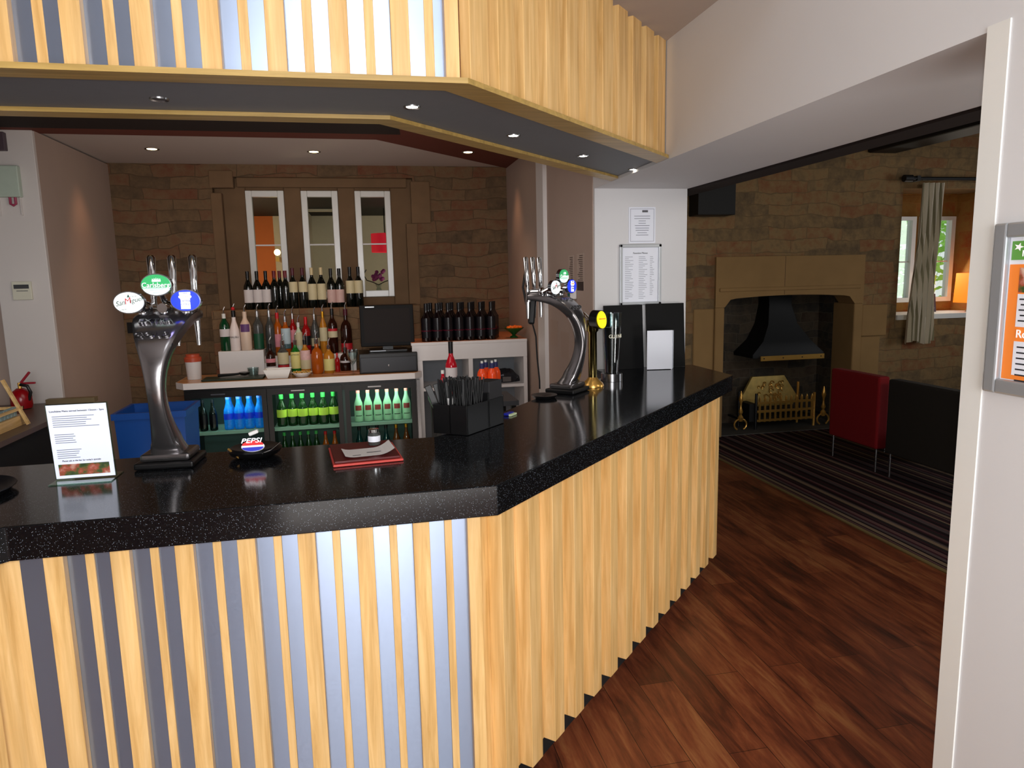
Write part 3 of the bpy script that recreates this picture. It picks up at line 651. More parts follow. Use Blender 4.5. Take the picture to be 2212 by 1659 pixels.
for i, (x, y) in enumerate([(.715, 4.42), (.78, 4.42), (.748, 4.475), (.813, 4.475)]):
    if not pr:
        pr = bottle('juice_bottle', 'orange fruit juice bottle with navy and white cap, one of a shrink wrapped pack', 'bottle', (x, y, .876), .235, .032, 'juice', OR, BC, [(.25, .5, mat('green_fruit_label', (200, 120, 40), .5, var=.5, vs=60))], group='orange juice bottles')
        M().lathe([(.008, .235), (.008, .25), (.0001, .25)], 10).build('spout', CAPW, pr)
    else: dup(pr, (x, y, .876))

# bowls, boards, tongs, tub on back counter
q = onz(605, 812, ZK)
b_ = thing('square_bowl', 'white square dip bowl at the front of the back counter', 'bowl', (q.x, 5.60, ZK+.001))
bv = M(); 
def frust(mm, a, b, z0, z1, c=(0, 0), asp=1):
    v = [(c[0]+sx*a, c[1]+sy*a*asp, z0) for sx, sy in ((-1, -1), (1, -1), (1, 1), (-1, 1))]+[(c[0]+sx*b, c[1]+sy*b*asp, z1) for sx, sy in ((-1, -1), (1, -1), (1, 1), (-1, 1))]
    return mm.add(v, [(3, 2, 1, 0), (0, 1, 5, 4), (1, 2, 6, 5), (2, 3, 7, 6), (3, 0, 4, 7)])
frust(bv, .072, .10, 0, .068, asp=.7); frust(bv, .066, .094, .006, .068, asp=.7)
bv.add([(-.1, -.07, .068), (.1, -.07, .068), (.1, .07, .068), (-.1, .07, .068), (-.094, -.066, .068), (.094, -.066, .068), (.094, .066, .068), (-.094, .066, .068)], [(0, 1, 5, 4), (1, 2, 6, 5), (2, 3, 7, 6), (3, 0, 4, 7)])
bv.build('bowl', WHITEG, b_)
b2 = thing('round_bowl', 'shallow white bowl of sliced lemon behind the square bowl', 'bowl', (ony(652, 800, 5.60).x, 5.60, ZK+.001))
M().lathe([(.0001, 0), (.045, 0), (.078, .034), (.075, .034), (.0001, .01)], 24).build('bowl', WHITEG, b2, smooth=True)
f = M()
for i in range(6): f.xbox(T((-.05+.02*i, 0, .032+.003*(i % 2))) @ Ry(30), .03, .05, .006)
f.build('lemon_slices', mat('lemon', (206, 160, 60), .5), b2)
cb_ = thing('chopping_board', 'dark green chopping board on the back counter', 'board', (ony(505, 815, 5.62).x, 5.63, ZK+.001))
M().box(-.22, .22, -.075, .10, 0, .014).build('board', mat('dark_green_board', (34, 46, 30), .45), cb_, bevel=.004)
bb = thing('wooden_board', 'brown wooden board under the cash drawer corner', 'board', (-.13, 5.66, ZK+.001))
M().box(-.13, .07, -.07, .06, 0, .012).build('board', mat('brown_board', (168, 104, 68), .5), bb, bevel=.003)
tg = thing('hand_strainer', 'black handled bar strainer lying on the green board', 'utensil', (ony(500, 795, 5.62).x, 5.62, ZK+.034))
M().tube([(-.1, 0, 0), (.02, 0, .004), (.06, 0, .008)], [.012, .009, .008], 8).build('handle', BLACKP, tg, smooth=True)
M().lathe([(.0001, -.018), (.03, -.012), (.04, .0), (.04, .008), (.0001, .01)], 16, c=(.09, 0, .01)).build('head', BLACKP, tg, smooth=True)
tb = thing('plastic_tub', 'white plastic tub with orange lid at the left end of the back counter', 'tub', (ony(417, 780, 5.75).x, 5.75, ZK+.001))
M().lathe([(.0001, 0), (.05, 0), (.058, .15), (.0001, .15)], 20).build('tub', WHITEL, tb, smooth=True)
M().lathe([(.062, .135), (.062, .165), (.05, .172), (.05, .19), (.0001, .19)], 20).build('lid', mat('orange_lid', (186, 78, 50), .35), tb, smooth=True)
mb = thing('coaster', 'round amber coaster with glass marks on the back counter', 'coaster', (-.30, 5.63, ZK+.001))
M().lathe([(.0001, 0), (.05, 0), (.05, .004), (.0001, .004)], 20).build('disc', mat('tan_cork', (176, 120, 80), .8), mb)
gl = thing('tumbler', 'empty clear glass tumbler behind the green board', 'glass', (ony(545, 790, 5.7).x, 5.72, ZK+.001))
M().lathe([(.0001, .004), (.034, .004), (.042, .07), (.043, .07), (.036, 0), (.0001, 0)], 20).build('glass_wall', GLASS, gl, smooth=True)

# ================================================================ BEER FONTS
BGR = mat('badge_rim', (210, 220, 230), .15, 1, var=0)
LW = mat('badge_white', (250, 252, 250), .4, emit=.75, ecol=(245, 252, 250), var=0)
LGm, nt, b, N, L = nodes('badge_green', .4)
tc = N('TexCoord'); sx = N('SeparateXYZ'); L(tc.outputs['Object'], sx.inputs[0])
r = N('ValToRGB'); ramp(r, [(.22, (225, 245, 240)), (.40, (40, 150, 84))])
mr = N('MapRange'); mr.inputs[1].default_value = -.045; mr.inputs[2].default_value = .045; L(sx.outputs[2], mr.inputs[0]); L(mr.outputs[0], r.inputs[0])
L(r.outputs[0], b.inputs['Base Color']); L(r.outputs[0], b.inputs['Emission Color']); b.inputs['Emission Strength'].default_value = .85
LB = mat('badge_blue', (20, 50, 235), .4, emit=1.0, ecol=(16, 50, 235), var=0); LY = mat('badge_yellow', (240, 220, 20), .4, emit=.75, ecol=(250, 225, 10), var=0)
GT = mat('dark_green_print', (16, 70, 50), .5, var=0); RT = mat('red_print', (210, 60, 70), .5, var=0); OT = mat('orange_print', (240, 130, 40), .5, emit=.5, var=0); BT = mat('blue_print', (20, 40, 170), .5, var=0); LWT = mat('white_print', (250, 250, 255), .5, emit=.9, var=0)
GW = mat('grey_print', (110, 130, 136), .5, var=0)
def disc(a, b, t, mtx, n=36):
    mm = M(); vs = [(a*cos(2*pi*i/n), -t/2, b*sin(2*pi*i/n)) for i in range(n)]+[(a*cos(2*pi*i/n), t/2, b*sin(2*pi*i/n)) for i in range(n)]
    mm.add([mtx @ V(p) for p in vs], [tuple(range(n)), tuple(range(2*n-1, n-1, -1))]+[(i, n+i, n+(i+1) % n, (i+1) % n) for i in range(n)])
    return mm
def flatbox(x0, x1, z0, z1, y=-.0155, t=.001): return M().box(x0, x1, y-t, y, z0, z1)
def badge(parent, x, z, design, y=-.10):
    # local frame of the font: -y is the customer side; the badge's own origin sits at its centre
    B_ = disc(.072, .053, .022, T((0, .0, 0))).build('badge', BGR, parent, smooth=True); B_.location = (x, y, z); B_.scale = (.62, .8, .64)
    mtl = {'white': LW, 'green': LGm, 'blue': LB}[design]
    disc(.067, .048, .006, T((0, -.0125, 0))).build('lit_face', mtl, B_)
    F = T((0, -.0158, 0)) @ FACE
    if design == 'white':
        text('San', .032, GT, B_, T((-.038, -.016, -.003)) @ Ry(-12) @ FACE, shear=.3)
        text('M', .040, RT, B_, T((-.004, -.016, .006)) @ Ry(-12) @ FACE, shear=.2)
        text('iguel', .032, GT, B_, T((.035, -.016, .012)) @ Ry(-12) @ FACE, shear=.3)
        f = flatbox(-.05, -.015, .010, .0115).xform(Ry(-8)); f.add(*(lambda q: (q.v, q.f))(flatbox(.012, .05, .024, .0255).xform(Ry(-8)))); f.add(*(lambda q: (q.v, q.f))(flatbox(-.045, -.015, -.030, -.028).xform(Ry(-8))))
        f.build('print', GT, B_)
        M().prism([(-.004, .024), (.008, .024), (.008, .028), (.005, .028), (.005, .036), (-.001, .036), (-.001, .028), (-.004, .028)], .0155, .0165).xform(Rx(90)).build('emblem', GT, B_)
    elif design == 'green':
        text('Carlsberg', .033, mat('deep_green_print', (10, 84, 48), .5, var=0), B_, T((.0012, -.0158, -.0035)) @ FACE, ext=.0005)
        text('Carlsberg', .033, LWT, B_, T((0, -.0168, -.002)) @ FACE, ext=.0008)
        f = M()
        for i in range(5): f.add([V((-.016+i*.008, -.0165, .020)), V((-.012+i*.008+(i-2)*.0008, -.0165, .034-abs(i-2)*.002)), V((-.008+i*.008, -.0165, .020))], [(0, 1, 2)])
        f.box(-.016, .024, -.0168, -.0160, .015, .021).build('crown_emblem', LWT, B_)
        flatbox(-.03, .03, -.024, -.0225).box(-.015, .015, -.0165, -.0155, -.037, -.035).build('small_print', GW, B_)
    else:
        f = flatbox(-.022, .022, -.040, .016).box(-.026, .026, -.0168, -.0155, .028, .040)
        f.add(*(lambda q: (q.v, q.f))(disc(.030, .012, .002, T((0, -.0165, .018))))); f.build('glass_emblem', LWT, B_)
        text("FOSTER'S", .0115, OT, B_, T((0, -.0185, .0185)) @ FACE, ext=.0008)
        text('AMBER NECTAR'[:5], .008, BT, B_, T((0, -.0185, .034)) @ FACE)
        text('EXTRA\nCOLD', .0155, BT, B_, T((0, -.0175, -.010)) @ FACE, ext=.0008)
    return B_
def interp(tab, s):
    for (a, *p), (b_, *q) in zip(tab, tab[1:]):
        if s <= b_:
            u = (s-a)/(b_-a); return [x+(y-x)*u for x, y in zip(p, q)]
    return list(tab[-1][1:])
def catmull(tab, n):
    # smooth resample of rows of numbers
    out_ = []
    for i in range(n+1):
        f_ = i/n*(len(tab)-1); k = min(int(f_), len(tab)-2); u = f_-k
        p0_, p1_, p2_, p3_ = tab[max(k-1, 0)], tab[k], tab[k+1], tab[min(k+2, len(tab)-1)]
        out_.append([.5*((2*b1)+(-a1+c1)*u+(2*a1-5*b1+4*c1-d1)*u*u+(-a1+3*b1-3*c1+d1)*u**3) for a1, b1, c1, d1 in zip(p0_, p1_, p2_, p3_)])
    return out_
def font_column(rz, loc, label):
    t = thing('beer_font', label, 'beer tap', loc, rz)
    # rows: y (staff side +), z, half width, half thickness ; a plate bent like a C that ends in a flat head
    tab = [(.012, .040, .050, .044), (-.022, .10, .035, .032), (-.048, .17, .025, .026), (-.060, .245, .024, .025), (-.050, .32, .036, .025), (-.018, .385, .060, .024), (.045, .432, .083, .022), (.125, .450, .090, .019), (.175, .452, .088, .016)]
    rows = catmull(tab, 40); ring = 16; vs = []
    for i, (y, z, wd, th) in enumerate(rows):
        a, b_ = rows[max(i-1, 0)], rows[min(i+1, len(rows)-1)]
        ty, tz = b_[0]-a[0], b_[1]-a[1]; l = sqrt(ty*ty+tz*tz); ny, nz_ = tz/l, -ty/l
        if i < 4: ny, nz_ = 1, 0
        for k in range(ring):
            an_ = 2*pi*k/ring; e = .38
            u = abs(cos(an_))**e*(1 if cos(an_) >= 0 else -1)*wd; v = abs(sin(an_))**e*(1 if sin(an_) >= 0 else -1)*th
            vs.append((u, y+ny*v, z+nz_*v))
    n = len(rows)-1
    fs = [(i*ring+k, i*ring+(k+1) % ring, (i+1)*ring+(k+1) % ring, (i+1)*ring+k) for i in range(n) for k in range(ring)]
    fs.append(tuple(n*ring+k for k in range(ring)))
    M().add(vs, fs).build('column', GUNM, t, smooth=True)
    M().box(-.085, .085, -.065, .09, 0, .020).build('base_plate', BLACKP, t, bevel=.006)
    M().box(-.072, .072, -.05, .075, .020, .043).build('foot', GUNM, t, bevel=.009)
    text('EXTRA', .024, SATIN, t, T((-.004, .006, .4405)) @ Rx(-55) @ FACE, ext=.003, sx=1.35)
    text('COLD', .026, SATIN, t, T((-.004, -.0385, .4035)) @ Rx(-40) @ FACE, ext=.003, sx=1.5)
    for x in (-.063, 0, .063):
        M().tube([(x, .185, .43), (x, .188, .475), (x, .19, .50), (x, .19, .505), (x, .192, .54), (x, .198, .635), (x, .199, .642)], [.010, .012, .008, .010, .010, .0135, .009], 12).build('tap_handle', CHROME, t, smooth=True)
        sp_ = M().tube([(x, .06, .478), (x, .16, .478), (x, .185, .47), (x, .19, .43), (x, .19, .35)], [.015, .015, .014, .011, .006], 12)
        sp_.ball((x, .11, .478), .021, 12).tube([(x, .08, .455), (x, .08, .475)], .013, 10).build('spout', CHROME, t, smooth=True)
    for x, z, ds_ in ((-.082, .498, 'white'), (.0, .549, 'green'), (.080, .500, 'blue')):
        badge(t, x, z, ds_, .035)
        M().tube([(x, .045, z), (x, .09, z-.02 if ds_ != 'green' else z-.05)], .009, 8).build('badge_stem', CHROME, t)
    return t
font_column(radians(-3), (-.612, 2.30, ZT+.001), 'curved chrome lager font with three lit oval badges near the menu card')
q = onz(1231, 846, ZT)
font_column(radians(46), (q.x, q.y, ZT+.001), 'curved chrome lager font seen side on at the angled bar end')
# stout font
gf = thing('stout_font', 'slim brass and black beer tap with a yellow oval badge', 'beer tap', (1.10, 3.345, ZT+.001), radians(26))
M().lathe([(.0001, 0), (.055, 0), (.055, .008), (.048, .02), (.03, .035), (.02, .05), (.0001, .05)], 24).build('base', BRASS, gf, smooth=True)
M().lathe([(.022, .04), (.022, .27), (.03, .28), (.03, .33), (.0001, .34)], 20).build('pillar', mat('smoky_brass', (130, 116, 70), .15, 1, var=.05), gf, smooth=True)
gb = disc(.046, .036, .05, T((0, -.0, 0)) @ Ry(90)).build('head', BLACKP, gf, smooth=True); gb.location = (0, -.035, .335)
disc(.030, .042, .006, T((0, -.029, 0)) @ Rx(-8)).build('badge', LY, gb)
text('DRAUGHT', .010, RT, gb, T((0, -.034, .004)) @ Rx(-8) @ FACE)
M().tube([(0, .02, .33), (-.0, .06, .36), (0, .075, .33), (0, .078, .27)], [.012, .01, .009, .007], 10).build('spout', CHROME, gf, smooth=True)
# pint glass shaped stout display
dg = thing('stout_glass_display', 'tall tapered pint glass display with metal foot behind the yellow badge tap', 'glass', (1.255, 3.50, ZT+.001), radians(46))
M().lathe([(.0001, 0), (.056, 0), (.056, .04), (.0001, .042)], 28).build('foot', SATIN, dg, smooth=True)
M().lathe([(.034, .042), (.036, .10), (.043, .22), (.050, .30), (.053, .355), (.050, .355), (.046, .29), (.038, .2), (.030, .05)], 28).build('glass_wall', GLASS, dg, smooth=True)
M().lathe([(.030, .044), (.033, .10), (.039, .2), (.045, .28), (.0001, .28)], 28).build('dark_filling', mat('black_stout', (16, 12, 12), .3, var=0), dg, smooth=True)
for i_, c_ in enumerate('GUINNESS'):
    text(c_, .026, mat('cream_print', (226, 220, 200), .5, emit=.2, var=0), dg, Rz(-72+i_*19) @ T((0, -.0495, .235)) @ FACE)

# ================================================================ THINGS ON THE BAR
def lines(mm, x0, x1, z, n, dz, y, seed, h=.0028, ragged=.5):
    rr = random.Random(seed)
    for i in range(n):
        mm.box(x0, x0+(x1-x0)*(1-ragged*rr.random()), y-.0006, y, z-i*dz-h, z-i*dz)
# menu card in clear stand
ml = onz(123, 1040, ZT); mr_ = onz(250, 1031, ZT)
rzm = atan2(mr_.y-ml.y, mr_.x-ml.x)
cw = (mr_-ml).length
mc = thing('menu_card', 'white printed menu card in a clear stand at the left of the bar', 'menu', ((ml.x+mr_.x)/2, (ml.y+mr_.y)/2, ZT+.001), rzm)
tl = Rx(4)
hh = .222
mm_ = T((0, 0, 0)) @ tl
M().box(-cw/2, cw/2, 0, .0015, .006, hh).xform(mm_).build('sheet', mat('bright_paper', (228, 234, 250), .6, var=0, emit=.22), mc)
tx = M(); lines(tx, -cw/2+.012, cw/2-.02, hh-.032, 6, .006, -.0006, 3, .0016, .5); lines(tx, -cw/2+.012, -.01, hh-.085, 5, .006, -.0006, 4, .0016, .4); lines(tx, -cw/2+.012, cw/2-.05, hh-.13, 5, .006, -.0006, 5, .0016, .5)
tx.xform(mm_).build('small_print', mat('pale_ink', (120, 126, 140), .7, var=0), mc)
text('Lunchtime Menu served between 12noon - 2pm', .0072, INK, mc, mm_ @ T((.0, -.0008, hh-.018)) @ FACE)
text('Please ask at the bar for today\'s specials', .0062, INK, mc, mm_ @ T((-.005, -.0008, .058)) @ FACE)
phm, nt, b, N, L = nodes('autumn_garden_photo', .5)
tc = N('TexCoord'); nz = N('TexNoise', Scale=32, Detail=4); L(tc.outputs['Object'], nz.inputs[0]); r = N('ValToRGB'); ramp(r, [(.3, (20, 40, 30)), (.45, (70, 90, 40)), (.55, (170, 80, 60)), (.7, (220, 190, 170))]); L(nz.outputs['Fac'], r.inputs[0]); L(r.outputs[0], b.inputs['Base Color'])
M().box(-cw/2+.01, cw/2-.012, -.001, 0, .015, .048).xform(mm_).build('photo_strip', phm, mc)
M().box(-cw/2-.003, cw/2+.004, .0016, .0036, .003, hh+.003).xform(mm_).box(-cw/2-.003, cw/2+.004, -.05, .06, -.0005, .002).build('acrylic_stand', ACRYL, mc)
# cola dispenser drip bowl
q = onz(552, 985, ZT)
cdp = thing('soda_gun_holder', 'black bowl shaped holder with a red white and blue cola badge', 'dispenser', (q.x, 2.335, ZT+.001), radians(0))
M().lathe([(.0001, 0), (.05, 0), (.075, .010), (.084, .024), (.072, .032), (.0001, .024)], 28).build('bowl', BLACKP, cdp, smooth=True)
M().tube([(-.075, -.03, .034), (-.040, -.065, .012)], .0035, 8).build('brass_pin', BRASS, cdp)
M().tube([(.03, -.075, .022), (.055, -.06, .028), (.08, -.02, .042)], .003, 8).build('wire_arm', SATIN, cdp)
ba = disc(.034, .016, .008, T((0, 0, 0)) @ Rx(-25)).build('badge', mat('white_enamel', (240, 240, 244), .3, emit=.25, var=0), cdp); ba.location = (.006, -.072, .046)
M().add([V((.032*cos(a), -.006, .015*sin(a))) for a in [pi*i/12 for i in range(13)]], [tuple(range(12, -1, -1))]).xform(T((0, 0, .003)) @ Rx(-25)).build('red_swoosh', mat('cola_red', (214, 36, 40), .4, emit=.15, var=0), ba)
M().add([V((.032*cos(a), -.0065, .013*sin(a))) for a in [pi+pi*i/12 for i in range(13)]], [tuple(range(12, -1, -1))]).xform(T((0, 0, -.003)) @ Rx(-25)).build('blue_swoosh', mat('cola_blue', (40, 50, 190), .4, emit=.15, var=0), ba)
text('PEPSI', .021, LWT, ba, T((-.004, -.006, .020)) @ Rx(-25) @ FACE, ext=.0015, sx=1.3, shear=.25)
M().xbox(T((.004, -.03, .082)) @ Ry(-20), .03, .018, .012).build('nozzle_button', WHITEG, cdp, bevel=.003)
# red bill tray with glass jar and receipt
r1, r2, r3, r4 = [onz(*p, ZT) for p in ((720, 1011), (872, 996), (724, 966), (832, 953))]
rx = atan2(r2.y-r1.y, r2.x-r1.x); wd = (r2-r1).length
rt = thing('bill_folder', 'dark red leather menu folder lying on the bar', 'folder', ((r1.x+r2.x)/2, (r1.y+r2.y)/2, ZT+.001), rx)
RED = mat('oxblood_leather', (84, 14, 14), .4, var=.08); REDE = mat('red_edge', (206, 74, 66), .5, var=.05)
M().box(-wd/2, wd/2, 0, .24, 0, .007).build('lower_cover', REDE, rt, bevel=.002)
M().box(-wd/2+.005, wd/2-.008, .006, .24, .0085, .016).build('upper_cover', RED, rt, bevel=.002)
rc = thing('receipt', 'curled white printed slip lying on the red folder', 'paper', ((r1.x+r2.x)/2+.0, (r1.y+r2.y)/2+.02, ZT+.018), rx)
mm = M(); n = 12
for i in range(n+1):
    u = -.068+.15*i/n; zz = .0008+.018*max(0, (u-.03)/.052)**2+.006*max(0, (-u-.04)/.03)**2
    mm.v += [V((u, .01+.01*max(0, u), zz)), V((u-.005, .115, zz*1.2))]
mm.f = [(2*i, 2*i+2, 2*i+3, 2*i+1) for i in range(n)]
mm.build('slip', mat('receipt_paper', (214, 208, 204), .7, var=.01), rc)
M().box(-.045, -.02, .028, .031, .0018, .0022).box(.0, .05, .05, .053, .0022, .003).build('print', INK, rc)
jr = thing('glass_jar', 'small glass jar with metal lid standing behind the receipt', 'jar', ((r1.x+r2.x)/2+.02, (r1.y+r2.y)/2+.185, ZT+.018))
M().lathe([(.0001, 0), (.018, 0), (.02, .004), (.02, .036), (.015, .042), (.0001, .042)], 20).build('glass_body', CLR, jr, smooth=True)
M().lathe([(.0205, .012), (.0205, .031)], 16, a0=-pi*.95, a1=-pi*.05).build('paper_label', PAPER, jr, smooth=True)
M().lathe([(.016, .042), (.017, .052), (.0001, .053)], 20).build('lid', CHROME, jr, smooth=True)
# straw caddy
cp = [onz(937, 936, ZT), onz(1010, 942, ZT), onz(1089, 914, ZT)]
cy = thing('straw_caddy', 'black compartment caddy for straws and cutlery at the bar corner', 'caddy', (cp[1].x, cp[1].y, ZT+.001), 0)
A_ = V((cp[0].x-cp[1].x, cp[0].y-cp[1].y)); B_2 = V((cp[2].x-cp[1].x, cp[2].y-cp[1].y))
def par(a, b): return (A_.x*a+B_2.x*b, A_.y*a+B_2.y*b)
hC = .105
w_ = M(); tk = .03
w_.prism([par(0, 0), par(1, 0), par(1, tk), par(0, tk)], 0, hC).prism([par(0, 1), par(1, 1), par(1, 1-tk), par(0, 1-tk)], 0, hC*1.05)
w_.prism([par(0, 0), par(0, 1), par(tk, 1), par(tk, 0)], 0, hC).prism([par(1, 0), par(1, 1), par(1-tk, 1), par(1-tk, 0)], 0, hC).prism([par(0, 0), par(1, 0), par(1, 1), par(0, 1)], 0, .004)
w_.build('box', BLACKP, cy, bevel=.002)
w_ = M().prism([par(.48, 0), par(.52, 0), par(.52, 1), par(.48, 1)], .004, hC).prism([par(.0, .55), par(0, .6), par(1, .6), par(1, .55)], .004, hC*1.25).build('divider', BLACKP, cy)
M().prism([par(.02, .62), par(.5, .62), par(.5, .98), par(.02, .98)], .004, hC*1.62).build('napkin_block', mat('charcoal_paper', (30, 29, 31), .7), cy, bevel=.003)
stp = None
rr = random.Random(5)
for i in range(80):
    a, b = rr.uniform(.1, .9), rr.uniform(.08, .52); x, y = par(a, b)
    dx, dy = rr.uniform(-.015, .015), rr.uniform(-.015, .015); hh_ = rr.uniform(.185, .2)
    if stp is None:
        stp = thing('drinking_straw', 'thin black drinking straw standing in the bar caddy', 'straw', group='black straws in the caddy')
        M().tube([(0, 0, 0), (0, 0, .19)], .0028, 6).build('tube', BLACKP, stp, smooth=True); o = stp
    else: o = dup(stp, (0, 0, 0))
    o.location = (cp[1].x+x, cp[1].y+y, ZT+.006); o.rotation_euler = (rr.uniform(-.12, .12), rr.uniform(-.12, .12), 0)
kn = None
for i in range(3):
    x, y = par(.88-.05*i, .2+.05*i)
    if kn is None:
        kn = thing('serving_tongs', 'black handled utensil leaning left out of the caddy', 'utensil', group='utensils in the caddy')
        M().tube([(0, 0, 0), (0, 0, .10)], .003, 6).build('shaft', SATIN, kn)
        M().box(-.012, .012, -.003, .003, .10, .175).build('handle', BLACKP, kn, bevel=.002); o = kn
    else: o = dup(kn, (0, 0, 0))
    o.location = (cp[1].x+x, cp[1].y+y, ZT+.006); o.rotation_euler = (0, -.35+.1*i, 0)
wc = thing('white_cup', 'small white beaker inside the caddy', 'cup', (cp[1].x+par(.8, .3)[0], cp[1].y+par(.8, .3)[1], ZT+.006))
M().lathe([(.0001, 0), (.018, 0), (.022, .115), (.02, .115), (.0001, .01)], 16).build('cup', WHITEL, wc, smooth=True)
# blue lighter / pack behind caddy
q = onz(1099, 898, ZT)
bp_ = thing('bottle_opener', 'blue and white plastic opener lying beside the caddy', 'opener', (q.x-.0, q.y+.01, ZT+.001), radians(50))
M().box(-.02, .03, -.012, .012, 0, .01).build('grip', mat('royal_plastic', (30, 40, 150), .4), bp_, bevel=.003)
M().box(-.02, .028, -.024, -.013, 0, .007).build('white_strip', mat('lime_white', (200, 214, 170), .5), bp_)
# bar mat / ashtray dish near right font
q = onz(1172, 857, ZT)
dd = thing('drip_dish', 'small black round dish at the foot of the side on beer font', 'dish', (q.x+.0, q.y-.03, ZT+.001))
M().lathe([(.0001, 0), (.05, 0), (.06, .014), (.055, .014), (.0001, .005)], 24).build('dish', BLACKP, dd, smooth=True)
# round tray on the left edge
q = onz(-25, 1042, ZT)
tr_ = thing('round_tray', 'black round serving tray cut by the left picture edge', 'tray', (q.x-.03, 2.10, ZT+.001))
M().lathe([(.0001, 0), (.13, 0), (.15, .016), (.148, .018), (.125, .004), (.0001, .004)], 36).build('tray', mat('tray_black', (22, 22, 24), .35), tr_, smooth=True)
tr_['label'] = 'black round serving tray lying left of the menu card'
# menu folders leaning at the column
def leaf(name, label, x0, x1, y, zt, mt, cat='menu', tilt=-5):
    t = thing(name, label, cat, ((x0+x1)/2, y, ZT+.001)); w = x1-x0
    M().box(-w/2, w/2, 0, .006, 0, zt-ZT).xform(Rx(tilt)).build('board', mt, t, bevel=.001); return t
BKM = mat('black_card', (7, 7, 8), .6, spec=.2, var=0)
l1 = leaf('menu_folder', 'tall black drinks menu standing behind the stout glass', 1.36, 1.60, 3.90, 1.475, BKM)
text('COCKTAILS & WINES', .017, mat('dark_gold_print', (60, 54, 40), .5, var=0), l1, T((.03, .025, .25)) @ Rx(-5) @ FACE)
l2 = leaf('menu_folder', 'tall black menu board standing behind the white card', 1.622, 1.862, 3.90, 1.478, BKM)
wcd = thing('folded_card', 'white folded card standing open on the bar end', 'card', (1.585, 3.82, ZT+.001), radians(-6))
M().xbox(T((.075, 0, .115)), .15, .002, .225).build('front_leaf', PAPER, wcd)
M().xbox(T((.155, .02, .11)) @ Rz(62), .05, .002, .225).xbox(T((.17, .045, .112)) @ Rz(70), .05, .002, .22).build('side_leaf', PAPER, wcd)
# notices on the column (wall end face y = 3.966)
def plaque(name, label, x0, x1, z0, z1, y, frame=None, cat='notice', t=.018):
    o = thing(name, label, cat, ((x0+x1)/2, y, (z0+z1)/2)); w, h = (x1-x0)/2, (z1-z0)/2
    if frame: M().box(-w, -w+t, -.014, 0, -h, h).box(w-t, w, -.014, 0, -h, h).box(-w, w, -.014, 0, h-t, h).box(-w, w, -.014, 0, -h, -h+t).build('frame', frame, o, bevel=.003)
    M().box(-w+(t if frame else 0), w-(t if frame else 0), -.004, 0, -h+(t if frame else 0), h-(t if frame else 0)).build('sheet', PAPER, o)
    return o, w, h
n1, w1, h1 = plaque('paper_notice', 'small white typed notice with thin border above the framed list', 1.525, 1.690, 1.83, 2.036, 3.9645)
f = M(); 
for a in (-1, 1): f.box(a*(w1-.01), a*(w1-.0115), -.0048, -.004, -h1+.01, h1-.01).box(-w1+.01, w1-.01, -.0048, -.004, a*(h1-.01), a*(h1-.0115))
rr = random.Random(2)
for i in range(9):
    l = .02+.03*rr.random(); f.box(-l, l, -.0048, -.004, .05-i*.0135, .0525-i*.0135)
f.build('print', mat('mid_ink', (96, 98, 116), .7, var=0), n1)
M().box(.0, .035, -.005, -.004, h1-.03, h1-.018).build('letterhead', mat('grey_logo', (90, 90, 96), .7, var=0), n1)
n2, w2, h2 = plaque('framed_notice', 'silver snap frame holding a printed price list on the white column', 1.468, 1.727, 1.472, 1.824, 3.9645, ALU)
text('Function Menus', .014, INK, n2, T((0, -.0048, .125)) @ FACE)
f = M()
lines(f, -.095, -.04, .105, 24, .0105, -.004, 8, .0022, .6); lines(f, -.01, .045, .105, 24, .0105, -.004, 9, .0022, .6); lines(f, .06, .09, .105, 22, .0105, -.004, 10, .0022, .7)
f.build('print', mat('light_ink', (130, 134, 146), .7, var=0), n2)
# little notes on the right bar wall (x = WX-.006, face -x)
for p0_, p1_, lab in [((1228, 552), (1240, 628), 'narrow typed list taped to the taupe wall, nearer the shelf unit'), ((1246, 548), (1262, 628), 'narrow typed list taped to the taupe wall, nearer the white column')]:
    a = onx(*p0_, WX-.007); b = onx(*p1_, WX-.007)
    o = thing('taped_note', lab, 'notice', (WX-.007, (a.y+b.y)/2, (a.z+b.z)/2)); w = abs(a.y-b.y)/2; h = abs(a.z-b.z)/2
    M().box(-.0015, 0, -w, w, -h, h).build('sheet', mat('tan_paper', (176, 158, 146), .8, var=.02), o)
    f = M()
    for i in range(14): f.box(-.0022, -.0015, -w*.7, w*.7*rr.random(), h*.85-i*h*.1, h*.85-i*h*.1+.004)
    f.box(-.0024, -.0015, -w*.9, w*.9, -h-.0, -h+.055).build('print', mat('brown_ink', (60, 46, 42), .8, var=0), o)
for p0_, p1_, lab in [((1189, 690), (1206, 750), 'plain buff sheet pinned low on the taupe wall, further left'), ((1212, 715), (1230, 778), 'plain buff sheet pinned low on the taupe wall, further right')]:
    a = onx(*p0_, WX-.007); b = onx(*p1_, WX-.007); w = abs(a.y-b.y)/2; h = abs(a.z-b.z)/2
    o = thing('pinned_sheet', lab, 'notice', (WX-.007, (a.y+b.y)/2, (a.z+b.z)/2))
    M().box(-.0015, 0, -w, w, -h, h).build('sheet', mat('buff_paper', (170, 148, 134), .8, var=.02), o)
q = ony(1243, 640, 4.2)
sh = thing('hand_sanitiser', 'small white and teal dispenser on the taupe wall behind the blue badge', 'dispenser', (WX-.03, 4.33, 1.545))
M().box(-.02, .022, -.03, .03, -.04, .05).build('case', WHITEL, sh, bevel=.006)
M().box(-.021, .0, -.02, .031, -.045, .0).build('teal_panel', TEAL, sh)
